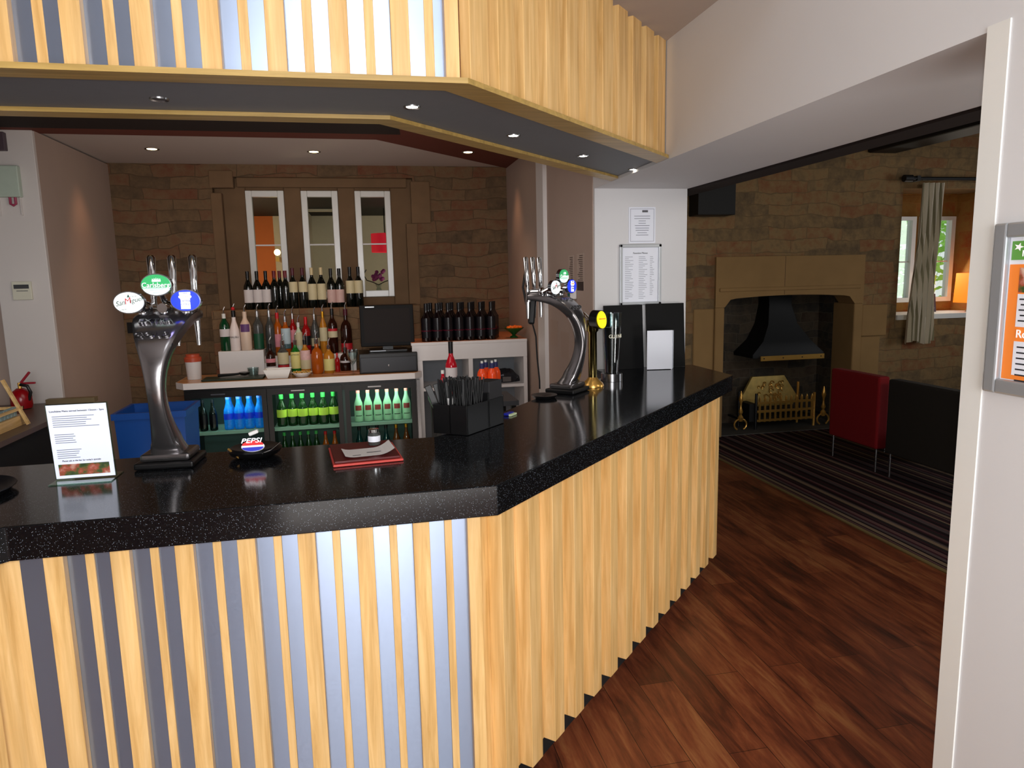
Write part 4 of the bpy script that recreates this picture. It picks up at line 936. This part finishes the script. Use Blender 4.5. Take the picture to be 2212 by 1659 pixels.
# black card reader / phone on its cord hanging by the side font
cdv = thing('hanging_handset', 'black handset hanging on a curly cord behind the side on font', 'handset', (.80, 3.36, 1.50))
M().xbox(T((0, 0, 0)) @ Ry(6), .032, .03, .16).build('handset_body', BLACKP, cdv, bevel=.01)
M().tube([(0, 0, -.08), (.015, .0, -.14), (.02, 0, -.25), (.03, 0, -.36), (.03, 0, -.40)], .004, 8).build('cord', BLACKP, cdv, smooth=True)
M().tube([(-.03, 0, .19), (-.045, 0, .1), (-.03, 0, .02), (-.005, 0, -.02)], .006, 8).build('hose', BLACKP, cdv, smooth=True)

# ================================================================ LEFT SIDE
sc_ = thing('side_counter', 'dark side work counter along the left wall', 'counter', (0, 0, 0))
M().box(-2.6, -1.79, 1.2, 5.09, .872, .90).build('worktop', mat('brown_laminate', (92, 74, 62), .4), sc_)
M().box(-2.6, -1.82, 1.25, 5.05, 0, .872).build('carcass', BLACKM, sc_)
M().box(-2.05, -1.76, 5.03, 5.09, .90, .93).build('upstand', mat('olive_trim', (120, 104, 74), .5), sc_)
M().box(-1.808, -1.80, 2.9, 3.35, .55, .72).build('vent_plate', ALU, sc_)
fe = thing('fire_extinguisher', 'red fire extinguisher with black hose on the side counter', 'extinguisher', (-2.13, 4.90, .905))
M().lathe([(.0001, 0), (.055, 0), (.06, .02), (.06, .07), (.045, .105), (.02, .125), (.0001, .125)], 20).build('cylinder', mat('extinguisher_red', (150, 14, 22), .25, var=0), fe, smooth=True)
M().tube([(0, 0, .12), (0, 0, .16)], .012, 8).build('valve', BRASS, fe)
M().xbox(T((.035, 0, .19)) @ Ry(-50), .09, .014, .014).xbox(T((.045, 0, .155)) @ Ry(0), .09, .014, .012).build('lever', mat('lever_red', (150, 20, 40), .4, var=0), fe, bevel=.003)
M().tube([(.01, -.02, .15), (.05, -.02, .14), (.065, -.02, .10), (.05, -.02, .05)], .010, 8).build('hose', BLACKP, fe, smooth=True)
bk = thing('condiment_crate', 'pine crate with carrying handle holding small packets', 'crate', (-2.02, 4.10, .901))
M().box(-.14, .14, -.2, .24, 0, .055).build('base_box', PINE, bk)
f = M()
for s_ in (-.14, .13): f.box(s_, s_+.01, -.2, .24, .085, .10)
for s_ in (-.2, .23): f.box(-.14, .14, s_, s_+.01, .085, .10)
f.build('top_rail', PINE, bk)
for s_ in (1, -1): M().xbox(T((s_*.125, .19, .13)) @ Ry(-22*s_), .014, .02, .27).build('handle_post', PINE, bk)
pkt = None
for i in range(10):
    loc = (-1.905, 3.93+i*.038, .957)
    if pkt is None:
        pkt = thing('sauce_sachet', 'grey sauce sachet standing in the pine crate', 'sachet', loc, group='sauce sachets in the crate')
        M().box(-.008, .012, -.015, .015, 0, .05).build('packet', mat('grey_packet', (130, 150, 150), .5, var=.2), pkt, bevel=.003)
    else: dup(pkt, loc)
# blue bin
bl_ = thing('recycling_bin', 'blue plastic recycling bin behind the menu card', 'bin', (-1.205, 4.37, 0))
bnm = mat('bin_blue', (0, 62, 136), .4, var=.03)
f = M(); 
A1 = [(-.18, -.17), (.185, -.17), (.185, .17), (-.18, .17)]
def shell(mm, a, b, z0, z1, t):
    o = len(mm.v)
    for (k, z, s) in ((a, z0, 1), (b, z1, 1), (b, z1, 1-t), (a, z0+.02, 1-t)):
        for sx, sy in A1: mm.v.append(V((sx*k*s, sy*k*s, z)))
    for j in range(3):
        for i in range(4): mm.f.append((o+j*4+i, o+j*4+(i+1) % 4, o+(j+1)*4+(i+1) % 4, o+(j+1)*4+i))
    mm.f += [(o, o+3, o+2, o+1), (o+12, o+13, o+14, o+15)]
shell(f, .85, 1.0, 0, .945, .06); f.build('tub', bnm, bl_)
f = M(); shell(f, 1.06, 1.06, .915, .95, .1); f.f = f.f[:-2]; f.build('rim', bnm, bl_)
# alarm box, thermostat, switch
YP = 5.099
al = thing('alarm_panel', 'pale green electrical box with pink cables on the white pillar', 'panel', (-2.16, YP, 2.30))
M().box(-.14, .10, -.045, 0, -.09, .10).build('case', mat('pale_green_box', (176, 190, 176), .5), al, bevel=.006)
M().tube([(.03, -.02, -.09), (.03, -.02, -.13), (.045, -.02, -.14), (.06, -.02, -.13), (.06, -.02, -.09)], .008, 8).build('pink_cable', mat('pink_cable', (150, 50, 80), .5), al, smooth=True)
M().box(-.04, -.034, -.01, 0, -.2, -.09).box(.08, .086, -.01, 0, -.2, -.09).build('trunking', PLAST, al)
rm = thing('sounder_box', 'maroon grey square sounder at the top of the white pillar', 'alarm', (-2.19, YP, 2.545))
M().box(-.12, .075, -.04, 0, -.055, .055).build('case', mat('maroon_grey', (76, 62, 70), .5), rm, bevel=.004)
M().box(-.08, .03, -.044, -.04, -.035, .035).build('grille', mat('dark_maroon', (40, 20, 30), .5), rm)
M().tube([(-.06, -.02, -.055), (-.055, -.02, -.10), (-.03, -.02, -.1), (-.02, -.02, -.055)], .006, 8).build('cable', mat('pink_cable', (150, 50, 80), .5), rm)
th = thing('thermostat', 'cream thermostat with grey display on the white pillar', 'thermostat', (-2.123, YP, 1.632))
M().box(-.06, .05, -.02, 0, -.058, .058).build('case', mat('cream_plastic', (206, 204, 186), .5), th, bevel=.003)
M().box(-.048, .038, -.022, -.02, .012, .038).build('display', mat('lcd_grey', (60, 62, 64), .4), th)
M().box(-.035, .03, -.0215, -.02, -.004, .0).build('buttons', mat('lcd_grey', (60, 62, 64), .4), th)
sw = thing('light_switch', 'dark switch plate on the stone wall left of the font', 'switch', (-1.925, 6.448, 1.30))
M().box(-.02, .02, -.012, 0, -.045, .045).build('plate', BLACKP, sw)

# ================================================================ LOUNGE
fp = thing('fireplace', 'large dressed sandstone fireplace with arched lintel', 'fireplace', (0, 0, 0))
# lintel with shallow Tudor arch
n = 24; top = 1.80; vs = []; pts = []
for i in range(n+1):
    s = i/n; x = FX0+(FX1-FX0)*s; u = abs(s-.5)*2
    z = 1.415-.03*u**2-(.075*max(0, (u-.88)/.12)**2)
    pts.append((x, z))
y0, y1 = YB-.03, YB+.22
lm = M()
for i in range(n):
    (xa, za), (xb, zb) = pts[i], pts[i+1]
    lm.add([(xa, y0, za), (xb, y0, zb), (xb, y0, top), (xa, y0, top), (xa, y1, za), (xb, y1, zb)], [(0, 1, 2, 3), (0, 4, 5, 1)])
lm.box(FX0-.10, FX0, y0, y1, 1.31, top).box(FX1, FX1+.10, y0, y1, 1.31, top)
lm.build('lintel', SANDL, fp)
M().box(4.12, 4.124, y0-.0006, y0+.01, 1.42, top).build('lintel_joint', mat('joint_dark', (70, 50, 36), .9), fp)
M().box(FX0-.10, FX0-.0, y0, YB+.4, 0, 1.31).box(FX0-.32, FX0-.1, YB-.012, YB+.05, 0, 1.30).build('jamb', SANDL, fp, bevel=.012)
M().box(FX1, FX1+.10, y0, YB+.4, 0, 1.31).box(FX1+.1, FX1+.33, YB-.02, YB+.05, 0, .96).box(FX1+.1, FX1+.40, YB-.022, YB+.05, .965, 1.29).build('jamb', SANDL, fp, bevel=.012)
M().box(FX0-.06, FX1+.06, y0-.012, y0+.01, 1.462, 1.50).build('moulding', SANDL, fp, bevel=.008)
M().box(FX0-.1, FX1+.1, 7.0, 7.1, 0, 1.8).box(FX0-.2, FX0+.001, YB+.3, 7.05, 0, 1.8).box(FX1-.001, FX1+.2, YB+.3, 7.05, 0, 1.8).box(FX0-.1, FX1+.1, YB+.2, 7.05, 1.6, 1.8).build('firebox', SOOT, fp)
M().box(FX0, FX1, YB, 7.0, .0, .012).build('hearth', mat('grey_hearth', (78, 76, 72), .8, var=.15, vs=12), fp)
# hood
hd = thing('fire_hood', 'flared black metal smoke hood with brass strip inside the fireplace', 'hood', (0, 0, 0))
def ring(xa, xb, ya, yb, z): return [V((xa, ya, z)), V((xb, ya, z)), V((xb, yb, z)), V((xa, yb, z))]
hm = M(); lv = [(3.90, 4.72, 6.60, 6.99, .765), (3.90, 4.72, 6.60, 6.99, .80), (4.05, 4.60, 6.66, 6.99, .93), (4.14, 4.48, 6.72, 6.99, 1.10), (4.18, 4.44, 6.78, 6.99, 1.30), (4.17, 4.46, 6.80, 6.99, 1.60)]
for l in lv: hm.v += ring(*l)
for j in range(len(lv)-1):
    for i in range(4): hm.f.append((j*4+i, j*4+(i+1) % 4, (j+1)*4+(i+1) % 4, (j+1)*4+i))
hm.build('hood', mat('hood_black', (16, 17, 18), .5, spec=.3, var=.1), hd, smooth=True)
M().box(3.985, 4.72, 6.585, 6.60, .735, .785).build('brass_strip', BRASS, hd)
f = M()
for x in (4.02, 4.24, 4.46, 4.68): f.box(x-.006, x+.006, 6.583, 6.586, .754, .766)
f.build('rivets', BLACKM, hd)
# grate
FZ = .013
gt = thing('fire_grate', 'brass basket fire grate with embossed fireback', 'grate', (4.27, 6.72, FZ))
M().add([V(p) for p in [(-.36, .1, .2), (.26, .1, .2), (.30, .1, .3), (.16, .13, .52), (-.22, .13, .52), (-.36, .1, .3)]]+[V(p) for p in [(-.36, .13, .2), (.26, .13, .2), (.30, .13, .3), (.16, .16, .52), (-.22, .16, .52), (-.36, .13, .3)]],
        [(0, 1, 2, 3, 4, 5), (11, 10, 9, 8, 7, 6)]+[(i, (i+1) % 6, 6+(i+1) % 6, 6+i) for i in range(6)]).build('fireback', mat('embossed_brass', (200, 172, 100), .4, .5, var=.3, vs=22), gt)
f = M()
for i in range(26):
    a = rr.uniform(-.16, .14); c = rr.uniform(.27, .46); R_ = rr.uniform(.012, .028)
    f.tube([(a+R_*cos(k*pi/4), .105+.03*(c-.3)/.2-.01, c+R_*sin(k*pi/4)) for k in range(7)], .005, 5)
f.build('embossing', BRASS, gt)
f = M()
for i in range(11):
    x = -.27+i*.061; f.box(x-.011, x+.011, -.12, -.11, .075, .31); f.lathe([(.014, .31), (.011, .33), (.0001, .352)], 6, c=(x, -.115, 0))
for z in (.08, .175, .265): f.box(-.30, .37, -.122, -.108, z, z+.024)
f.build('front_bars', BRASS, gt)
M().box(-.38, -.30, -.10, .1, .08, .27).box(-.30, .36, -.1, .1, .09, .12).build('coal_box', BLACKM, gt)
for x, z in ((-.31, .38), (.37, .36), (-.40, .38), (.30, .45)):
    M().tube([(x, -.11 if abs(x) < .38 and x != .30 else .08, .0), (x, -.11 if abs(x) < .38 and x != .30 else .08, z)], .014, 8).build('post', BRASS if x > 0 else BLACKP, gt, smooth=True)
an = thing('andiron', 'turned brass andiron on scrolled feet, left of the grate', 'andiron', (3.78, 6.60, FZ))
M().tube([(0, 0, .1), (0, 0, .14), (0, 0, .17), (0, 0, .2), (0, 0, .25), (0, 0, .29), (0, 0, .33), (0, 0, .37), (0, 0, .42)], [.02, .03, .012, .024, .010, .012, .024, .016, .004], 14).build('stem', BRASS, an, smooth=True)
M().tube([(.07*cos(a), 0, .065+.06*sin(a)) for a in [radians(-60+300*i/14) for i in range(15)]], .009, 8).build('scroll_foot', BRASS, an, smooth=True)
M().box(-.008, .008, 0, .25, .11, .13).build('rear_bar', BLACKM, an)
dup(an, (4.745, 6.60, FZ), 0, 'turned brass andiron on scrolled feet, right of the grate')

# chairs: backs face the bar (-x)
def lounge_chair(mt, label, loc, wd=.66):
    t = thing('lounge_chair', label, 'chair', loc)
    M().box(0, .10, -wd/2, wd/2, .20, .795).build('backrest', mt, t, bevel=.015)
    M().box(.10, .62, -wd/2+.02, wd/2-.02, .22, .42).build('seat', mt, t, bevel=.02)
    for x in (.03, .56):
        for y in (-wd/2+.03, wd/2-.03): M().tube([(x, y, .004), (x, y, .22)], .009, 8).build('leg', SATIN, t, smooth=True)
    return t
REDF = mat('crimson_fabric', (132, 4, 14), .85, var=.05); REDF2 = mat('scarlet_fabric', (196, 20, 30), .85, var=.05); DKF = mat('charcoal_fabric', (34, 30, 25), .9, var=.06)
lounge_chair(REDF, 'crimson upholstered lounge chair with its back to the bar', (4.0, 5.175, .003), .60)
lounge_chair(DKF, 'charcoal brown lounge chair beside the crimson one, back to the bar', (3.995, 4.36, .003), .82)
ac = thing('armchair', 'dark leather armchair partly hidden behind the right wall', 'armchair', (5.25, 5.3, .003))
M().box(-.30, .50, -.35, .35, .12, .42).build('seat', BLACKM, ac, bevel=.03)
M().add([V(p) for p in [(-.34, -.42, .1), (.5, -.42, .1), (.5, -.42, .86), (-.34, -.42, .66), (-.34, -.30, .1), (.5, -.30, .1), (.5, -.30, .86), (-.34, -.30, .66)]],
        [(0, 1, 2, 3), (7, 6, 5, 4), (0, 3, 7, 4), (3, 2, 6, 7), (2, 1, 5, 6), (1, 0, 4, 5)]).build('arm', mat('grey_leather', (54, 52, 54), .35), ac, bevel=.01)
M().box(.40, .55, -.35, .42, .1, .88).build('backrest', BLACKM, ac, bevel=.03)
for x, y in ((-.28, -.36), (-.28, .32), (.48, -.36), (.48, .36)): M().box(x-.02, x+.02, y-.02, y+.02, 0, .13).build('leg', BLACKM, ac)

# lounge window
YW = 6.95
def wx(px): return ony(px, 560, YW).x
zt_, zb_ = ony(2040, 468, YW).z, ony(2040, 650, YW).z
wins = [(ony(1925, 560, YW).x-.25, wx(1971)), (wx(1978), wx(2055))]
BX0 = max(wins[0][0]-.05, 5.16); BX1 = wx(2055)+.03
WARM = mat('warm_nook_stone', (196, 112, 52), .85, var=.2, vs=7)
w = M().box(5.08, BX0, YW, YW+.05, .9, 2.9).box(BX0, BX1, YW, YW+.05, .9, zb_).box(BX0, BX1, YW, YW+.05, zt_, 2.9).box(wins[0][1], wins[1][0], YW-.01, YW+.05, zb_, zt_)
w.box(BX1, BX1+.5, YW, YW+.05, .9, 2.9).add([(BX1, YW, SZ), (WLR, YB+.3, SZ), (WLR, YB+.3, 2.6), (BX1, YW, 2.6)], [(0, 1, 2, 3)])
w.box(5.14, WL0-.05, YB+.45, YW, .9, 2.9)
w.box(5.14, BX1+1, YB+.45, YW+.1, 2.45, 2.6)
struct(w, 'wall_window_nook', m_stone('nook_stone', .17, .5, ((120, 66, 34), (140, 96, 44), (150, 110, 56), (150, 74, 36)), (160, 110, 60), .3))
struct(M().box(WL0, WLR+.02, YB-.02, YW, SZ-.05, SZ), 'trim_6', WHITEG)
for i, (a, b) in enumerate(wins):
    t = .05
    fo = struct(M().box(a, a+t, YW-.03, YW+.05, zb_, zt_).box(b-t, b, YW-.03, YW+.05, zb_, zt_).box(a+t, b-t, YW-.03, YW+.05, zt_-t*.8, zt_).box(a+t, b-t, YW-.03, YW+.05, zb_, zb_+t), f'window_{i+4}', WHITEG)
    M().box(a+t, b-t, YW, YW+.02, (zb_+zt_)/2-.03, (zb_+zt_)/2-.015).build('glazing_bar', WHITEL, fo)
    M().box(a+t, b-t, YW+.01, YW+.014, zb_+t, zt_-t*.8).build('pane', PANE, fo)
# curtain and rod
cu = thing('curtain', 'long beige striped curtain hanging beside the lounge window', 'curtain', (5.70, YB-.10, .0))
n = 60; mm = M(); zs = [(2.50, .14, 1.0), (2.0, .135, 1.0), (1.5, .14, .9), (1.15, .165, .8), (.885, .175, .8)]
cxs = [0, -.01, -.05, -.06, -.055]
for j, (z, hw, _) in enumerate(zs):
    for i in range(n+1):
        u = i/n*2-1; mm.v.append(V((cxs[j]+u*hw, -.01+.032*sin(u*15+.3*j), z-(.02*sin(u*4) if j == 4 else 0))))
for j in range(len(zs)-1):
    for i in range(n): mm.f.append((j*(n+1)+i, j*(n+1)+i+1, (j+1)*(n+1)+i+1, (j+1)*(n+1)+i))
cmat, nt, b, N, L = nodes('striped_curtain', .9, .1)
tc = N('TexCoord'); sx = N('SeparateXYZ'); L(tc.outputs['Object'], sx.inputs[0]); mu = N('Math', operation='MULTIPLY'); mu.inputs[1].default_value = 16; L(sx.outputs[0], mu.inputs[0]); fr = N('Math', operation='FRACT'); L(mu.outputs[0], fr.inputs[0])
r = N('ValToRGB'); ramp(r, [(0, (206, 196, 172)), (.3, (142, 134, 108)), (.45, (222, 212, 192)), (.75, (160, 154, 126)), (.9, (206, 196, 172))], 'CONSTANT'); L(fr.outputs[0], r.inputs[0]); L(r.outputs[0], b.inputs['Base Color'])
mm.build('drape', cmat, cu, smooth=True)
ro = thing('curtain_rod', 'black curtain rod with thick finial above the lounge window', 'curtain rod', (0, 0, 0))
M().tube([(5.45, YB-.10, 2.545), (7.4, YB-.10, 2.545)], .018, 10).build('rod', BLACKW, ro, smooth=True)
M().tube([(5.36, YB-.10, 2.545), (5.45, YB-.10, 2.545)], .035, 12).build('finial', BLACKW, ro, smooth=True)
M().box(5.50, 5.54, YB-.12, YB, 2.52, 2.57).build('bracket', BLACKW, ro)
cs_ = thing('table_sign', 'small dark purple sign card on the white window sill', 'sign', (ony(2014, 670, 6.75).x, 6.75, SZ))
M().box(-.05, .05, 0, .004, 0, .20).xform(Rx(-8)).build('card', mat('plum_card', (60, 50, 72), .5), cs_)
f = M()
for i in range(5): f.box(-.035, .03-.01*(i % 3), -.002, 0, .04+i*.03, .046+i*.03)
f.xform(Rx(-8)).build('print', mat('white_ink', (200, 196, 210), .6, var=0), cs_)
la = thing('table_lamp', 'orange square lampshade lamp on the window sill', 'lamp', (6.50, 6.58, SZ))
frustm = M(); frust(frustm, .125, .115, .10, .42); frustm.f = frustm.f[1:]
frustm.build('lamp_shade', mat('orange_shade', (240, 140, 30), .7, emit=.55, ecol=(240, 130, 20), var=.05), la)
M().lathe([(.0001, 0), (.06, 0), (.05, .02), (.012, .04), (.012, .2), (.0001, .2)], 16).build('base', SATIN, la, smooth=True)
# garden outside
struct(M().box(-2, 22, 9, 24, -.3, -.2), 'ground_garden', mat('lawn', (90, 130, 50), .9, var=.3, vs=3))
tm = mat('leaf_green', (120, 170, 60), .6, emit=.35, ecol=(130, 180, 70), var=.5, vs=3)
trunk = mat('tree_bark', (80, 64, 50), .9)
for ti, (tx_, ty, R_, hz, lab) in enumerate([(9.6, 12.5, 1.6, 2.0, 'leafy green tree outside the lounge window, the nearer one'), (12.2, 15.0, 2.0, 2.3, 'leafy green tree outside the lounge window, the further one')]):
    t = thing('garden_tree', lab, 'tree', (tx_, ty, -.2))
    M().tube([(0, 0, 0), (.05, 0, hz-.4), (.1, 0, hz)], [.14, .1, .06], 8).build('trunk', trunk, t, smooth=True)
    mm = M(); g = random.Random(ti)
    for i in range(1500):
        d = V((g.gauss(0, 1), g.gauss(0, 1), g.gauss(0, 1))).normalized()*R_*g.uniform(.5, 1); c = V((0, 0, hz+.2))+d
        a = V((g.gauss(0, 1), g.gauss(0, 1), g.gauss(0, 1))).normalized()*.11; b2 = a.orthogonal().normalized()*.07
        mm.add([c-a, c-b2, c+a, c+b2], [(0, 1, 2, 3)])
    mm.build('foliage', tm, t)

# poster frame on the near right wall
P0 = onx(2153.5, 483.5, WX-.012); P1 = onx(2124, 843.5, WX-.012)
pz1, pz0 = P0.z, P1.z; py1 = P1.y; py0 = py1-.62
po = thing('poster_frame', 'silver snap frame poster with orange border on the near white wall', 'poster', (WX-.001, (py0+py1)/2, (pz0+pz1)/2))
w, h = (py1-py0)/2, (pz1-pz0)/2; t = .030
def pb(mm, ya, yb, za, zb, d, x0=-.0): return mm.box(-d, x0, ya, yb, za, zb)     # ya..yb measured with + = away from viewer
f = M(); pb(f, w-t, w, -h, h, .016); pb(f, -w, -w+t, -h, h, .016); pb(f, -w+t, w-t, h-t, h, .016); pb(f, -w+t, w-t, -h, -h+t, .016); f.build('frame', ALU, po, bevel=.004)
w -= t; h -= t
f = M(); pb(f, -w, w, -h, h, .003); f.build('backing_sheet', PAPER, po)
OM = mat('poster_orange', (238, 132, 50), .5, emit=.12, var=0)
f = M(); pb(f, -w, w-.004, -h+.002, h-.055, .004); f.build('orange_field', OM, po)
f = M(); pb(f, -w, w-.006, h-.046, h-.008, .0045); f.build('green_banner', mat('poster_green', (96, 156, 70), .5, emit=.1, var=0), po)
f = M(); pb(f, -w+.02, w-.028, .035, h-.062, .0048); f.build('photo_panel', phm, po)
f = M(); pb(f, -w+.02, w-.028, -.035, .032, .0048); pb(f, -w+.02, w-.028, -h+.012, -.065, .0048); f.build('white_panel', PAPER, po)
YF = T((-.0052, 0, 0)) @ Rz(-90) @ FACE
text('Rooms', .024, mat('poster_white', (250, 250, 250), .5, emit=.2, var=0), po, T((0, w-.065, -.05)) @ YF)
text('Inns', .018, MATS['poster_white'], po, T((0, w-.045, h-.034)) @ YF)
f = M()
for i in range(5): f.box(-.0052, -.0048, w-.075, w-.033-.004*(i % 2), .020-i*.011, .023-i*.011)
for i in range(9): f.box(-.0052, -.0048, w-.075+.006*(i % 3), w-.036, -.078-i*.0115, -.075-i*.0115)
f.build('print', INK, po)
star = M().add([V((-.0052, w-.022+.012*cos(a)*(1 if k % 2 else .4), h-.02+.009*sin(a)*(1 if k % 2 else .4))) for k, a in enumerate([2*pi*i/10 for i in range(10)])], [tuple(range(10))]).build('star_emblem', MATS['poster_white'], po)

# ================================================================ LIGHTS
def light(name, kind, loc, energy, color=(1, 1, 1), size=.1, target=None, **k):
    d = bpy.data.lights.new(name, kind); d.energy = energy; d.color = color
    if kind == 'AREA': d.size = size
    elif hasattr(d, 'shadow_soft_size'): d.shadow_soft_size = size
    for a, v in k.items(): setattr(d, a, v)
    o = bpy.data.objects.new(name, d); COL.objects.link(o); o.location = loc
    if target is not None: o.rotation_euler = (V(target)-V(loc)).to_track_quat('-Z', 'Y').to_euler()
    return o
fl = light('camera_flash', 'SPOT', (C0+CU*.05+CR*.02), 58, (1, .98, .95), .02, C0+CF*3+CU*.05)
fl.data.spot_size = radians(115); fl.data.spot_blend = .6
# unseen area lamps added behind and above the viewer for ambient light
light('fill_behind', 'AREA', (-.1, -2.9, 2.0), 125, (.97, .98, 1), 1.7, (0, 2, 1.3))
light('fill_high', 'AREA', (.2, -.6, 4.0), 18, (.9, .95, 1), 1.2, (.2, -.4, 0))
# lounge windows daylight
light('lounge_daylight', 'AREA', (8.6, 3.0, 1.9), 45, (.95, .97, 1), 1.6, (4, 4, .6))
light('nook_daylight', 'AREA', (wx(2010), YW-.12, 1.75), 7, (1, .93, .8), .5, (6.1, 5.5, 1.2))
# ceiling spots
for x, y in ((-1.413, 5.6), (-.306, 5.62), (.836, 5.55)):
    s_ = light('ceiling_spot', 'SPOT', (x, y, ZC-.02), 13, (1, .62, .36), .03, (x, y+.15, 0)); s_.data.spot_size = radians(84); s_.data.spot_blend = .8
for x, y, t_ in ((1.12, 6.0, (1.35, 6.0, 1.2)), (-1.75, 5.75, (-2.0, 5.75, 1.2))):
    s_ = light('scallop_spot', 'SPOT', (x, y, ZC-.05), 6, (1, .5, .25), .06, t_); s_.data.spot_size = radians(66); s_.data.spot_blend = 1
for p in ((890, 231), (1109, 293), (1260, 337), (1368, 366)):
    q = onz(*p, ZH-.01); s_ = light('canopy_spot', 'SPOT', q, 2.2, (1, .92, .8), .02, (q.x, q.y, 0)); s_.data.spot_size = radians(70); s_.data.spot_blend = .9
# unseen fill lamps added to lift the back bar, soffits and lounge
light('bar_fill', 'AREA', (-.4, 3.6, 2.5), 20, (1, .88, .8), 1.6, (-.4, 5.6, .9))
light('bar_bounce', 'AREA', (-.4, 4.3, .5), 9, (1, .86, .76), 1.8, (-.4, 4.8, 2.6))
light('floor_bounce', 'AREA', (.3, -1.6, .25), 40, (1, .97, .94), 1.8, (1.5, 2.4, 2.3))
light('lounge_bounce', 'AREA', (3.3, .5, .3), 26, (1, .98, .96), 1.0, (1.6, 3.0, 2.2))
light('lounge_fill', 'AREA', (3.6, 1.0, 2.9), 42, (1, .93, .84), 1.6, (4.2, 5.0, .6))
# cooler lamps
for (a, b), c in zip(DX, ((.6, .95, 1), (.8, 1, .85), (.75, 1, .9))):
    l_ = light('cooler_lamp', 'AREA', ((a+b)/2, 5.58, .812), 1.1, c, .3, ((a+b)/2, 5.72, 0)); l_.data.shape = 'RECTANGLE'; l_.data.size = .42; l_.data.size_y = .04
# room beyond
light('back_room_lamp', 'POINT', (-1.5, 7.9, 1.5), 24, (1, .75, .5), .1)
light('back_room_lamp_b', 'POINT', (.9, 7.6, 1.7), 14, (1, .9, .78), .1)
# font glow
light('badge_glow', 'POINT', (-.55, 2.23, ZT+.50), .12, (.45, .4, 1), .02)
wd_ = bpy.data.worlds.new('world'); SC.world = wd_; wd_.use_nodes = True
nt = wd_.node_tree; bg = nt.nodes['Background']
sk = nt.nodes.new('ShaderNodeTexSky'); sk.sky_type = 'HOSEK_WILKIE'; sk.sun_direction = (.3, .5, .8); sk.turbidity = 5
mxw = nt.nodes.new('ShaderNodeMix'); mxw.data_type = 'RGBA'; mxw.inputs[0].default_value = .6; mxw.inputs[7].default_value = (.95, 1, 1, 1)
nt.links.new(sk.outputs[0], mxw.inputs[6]); nt.links.new(mxw.outputs[2], bg.inputs[0]); bg.inputs[1].default_value = 1.6
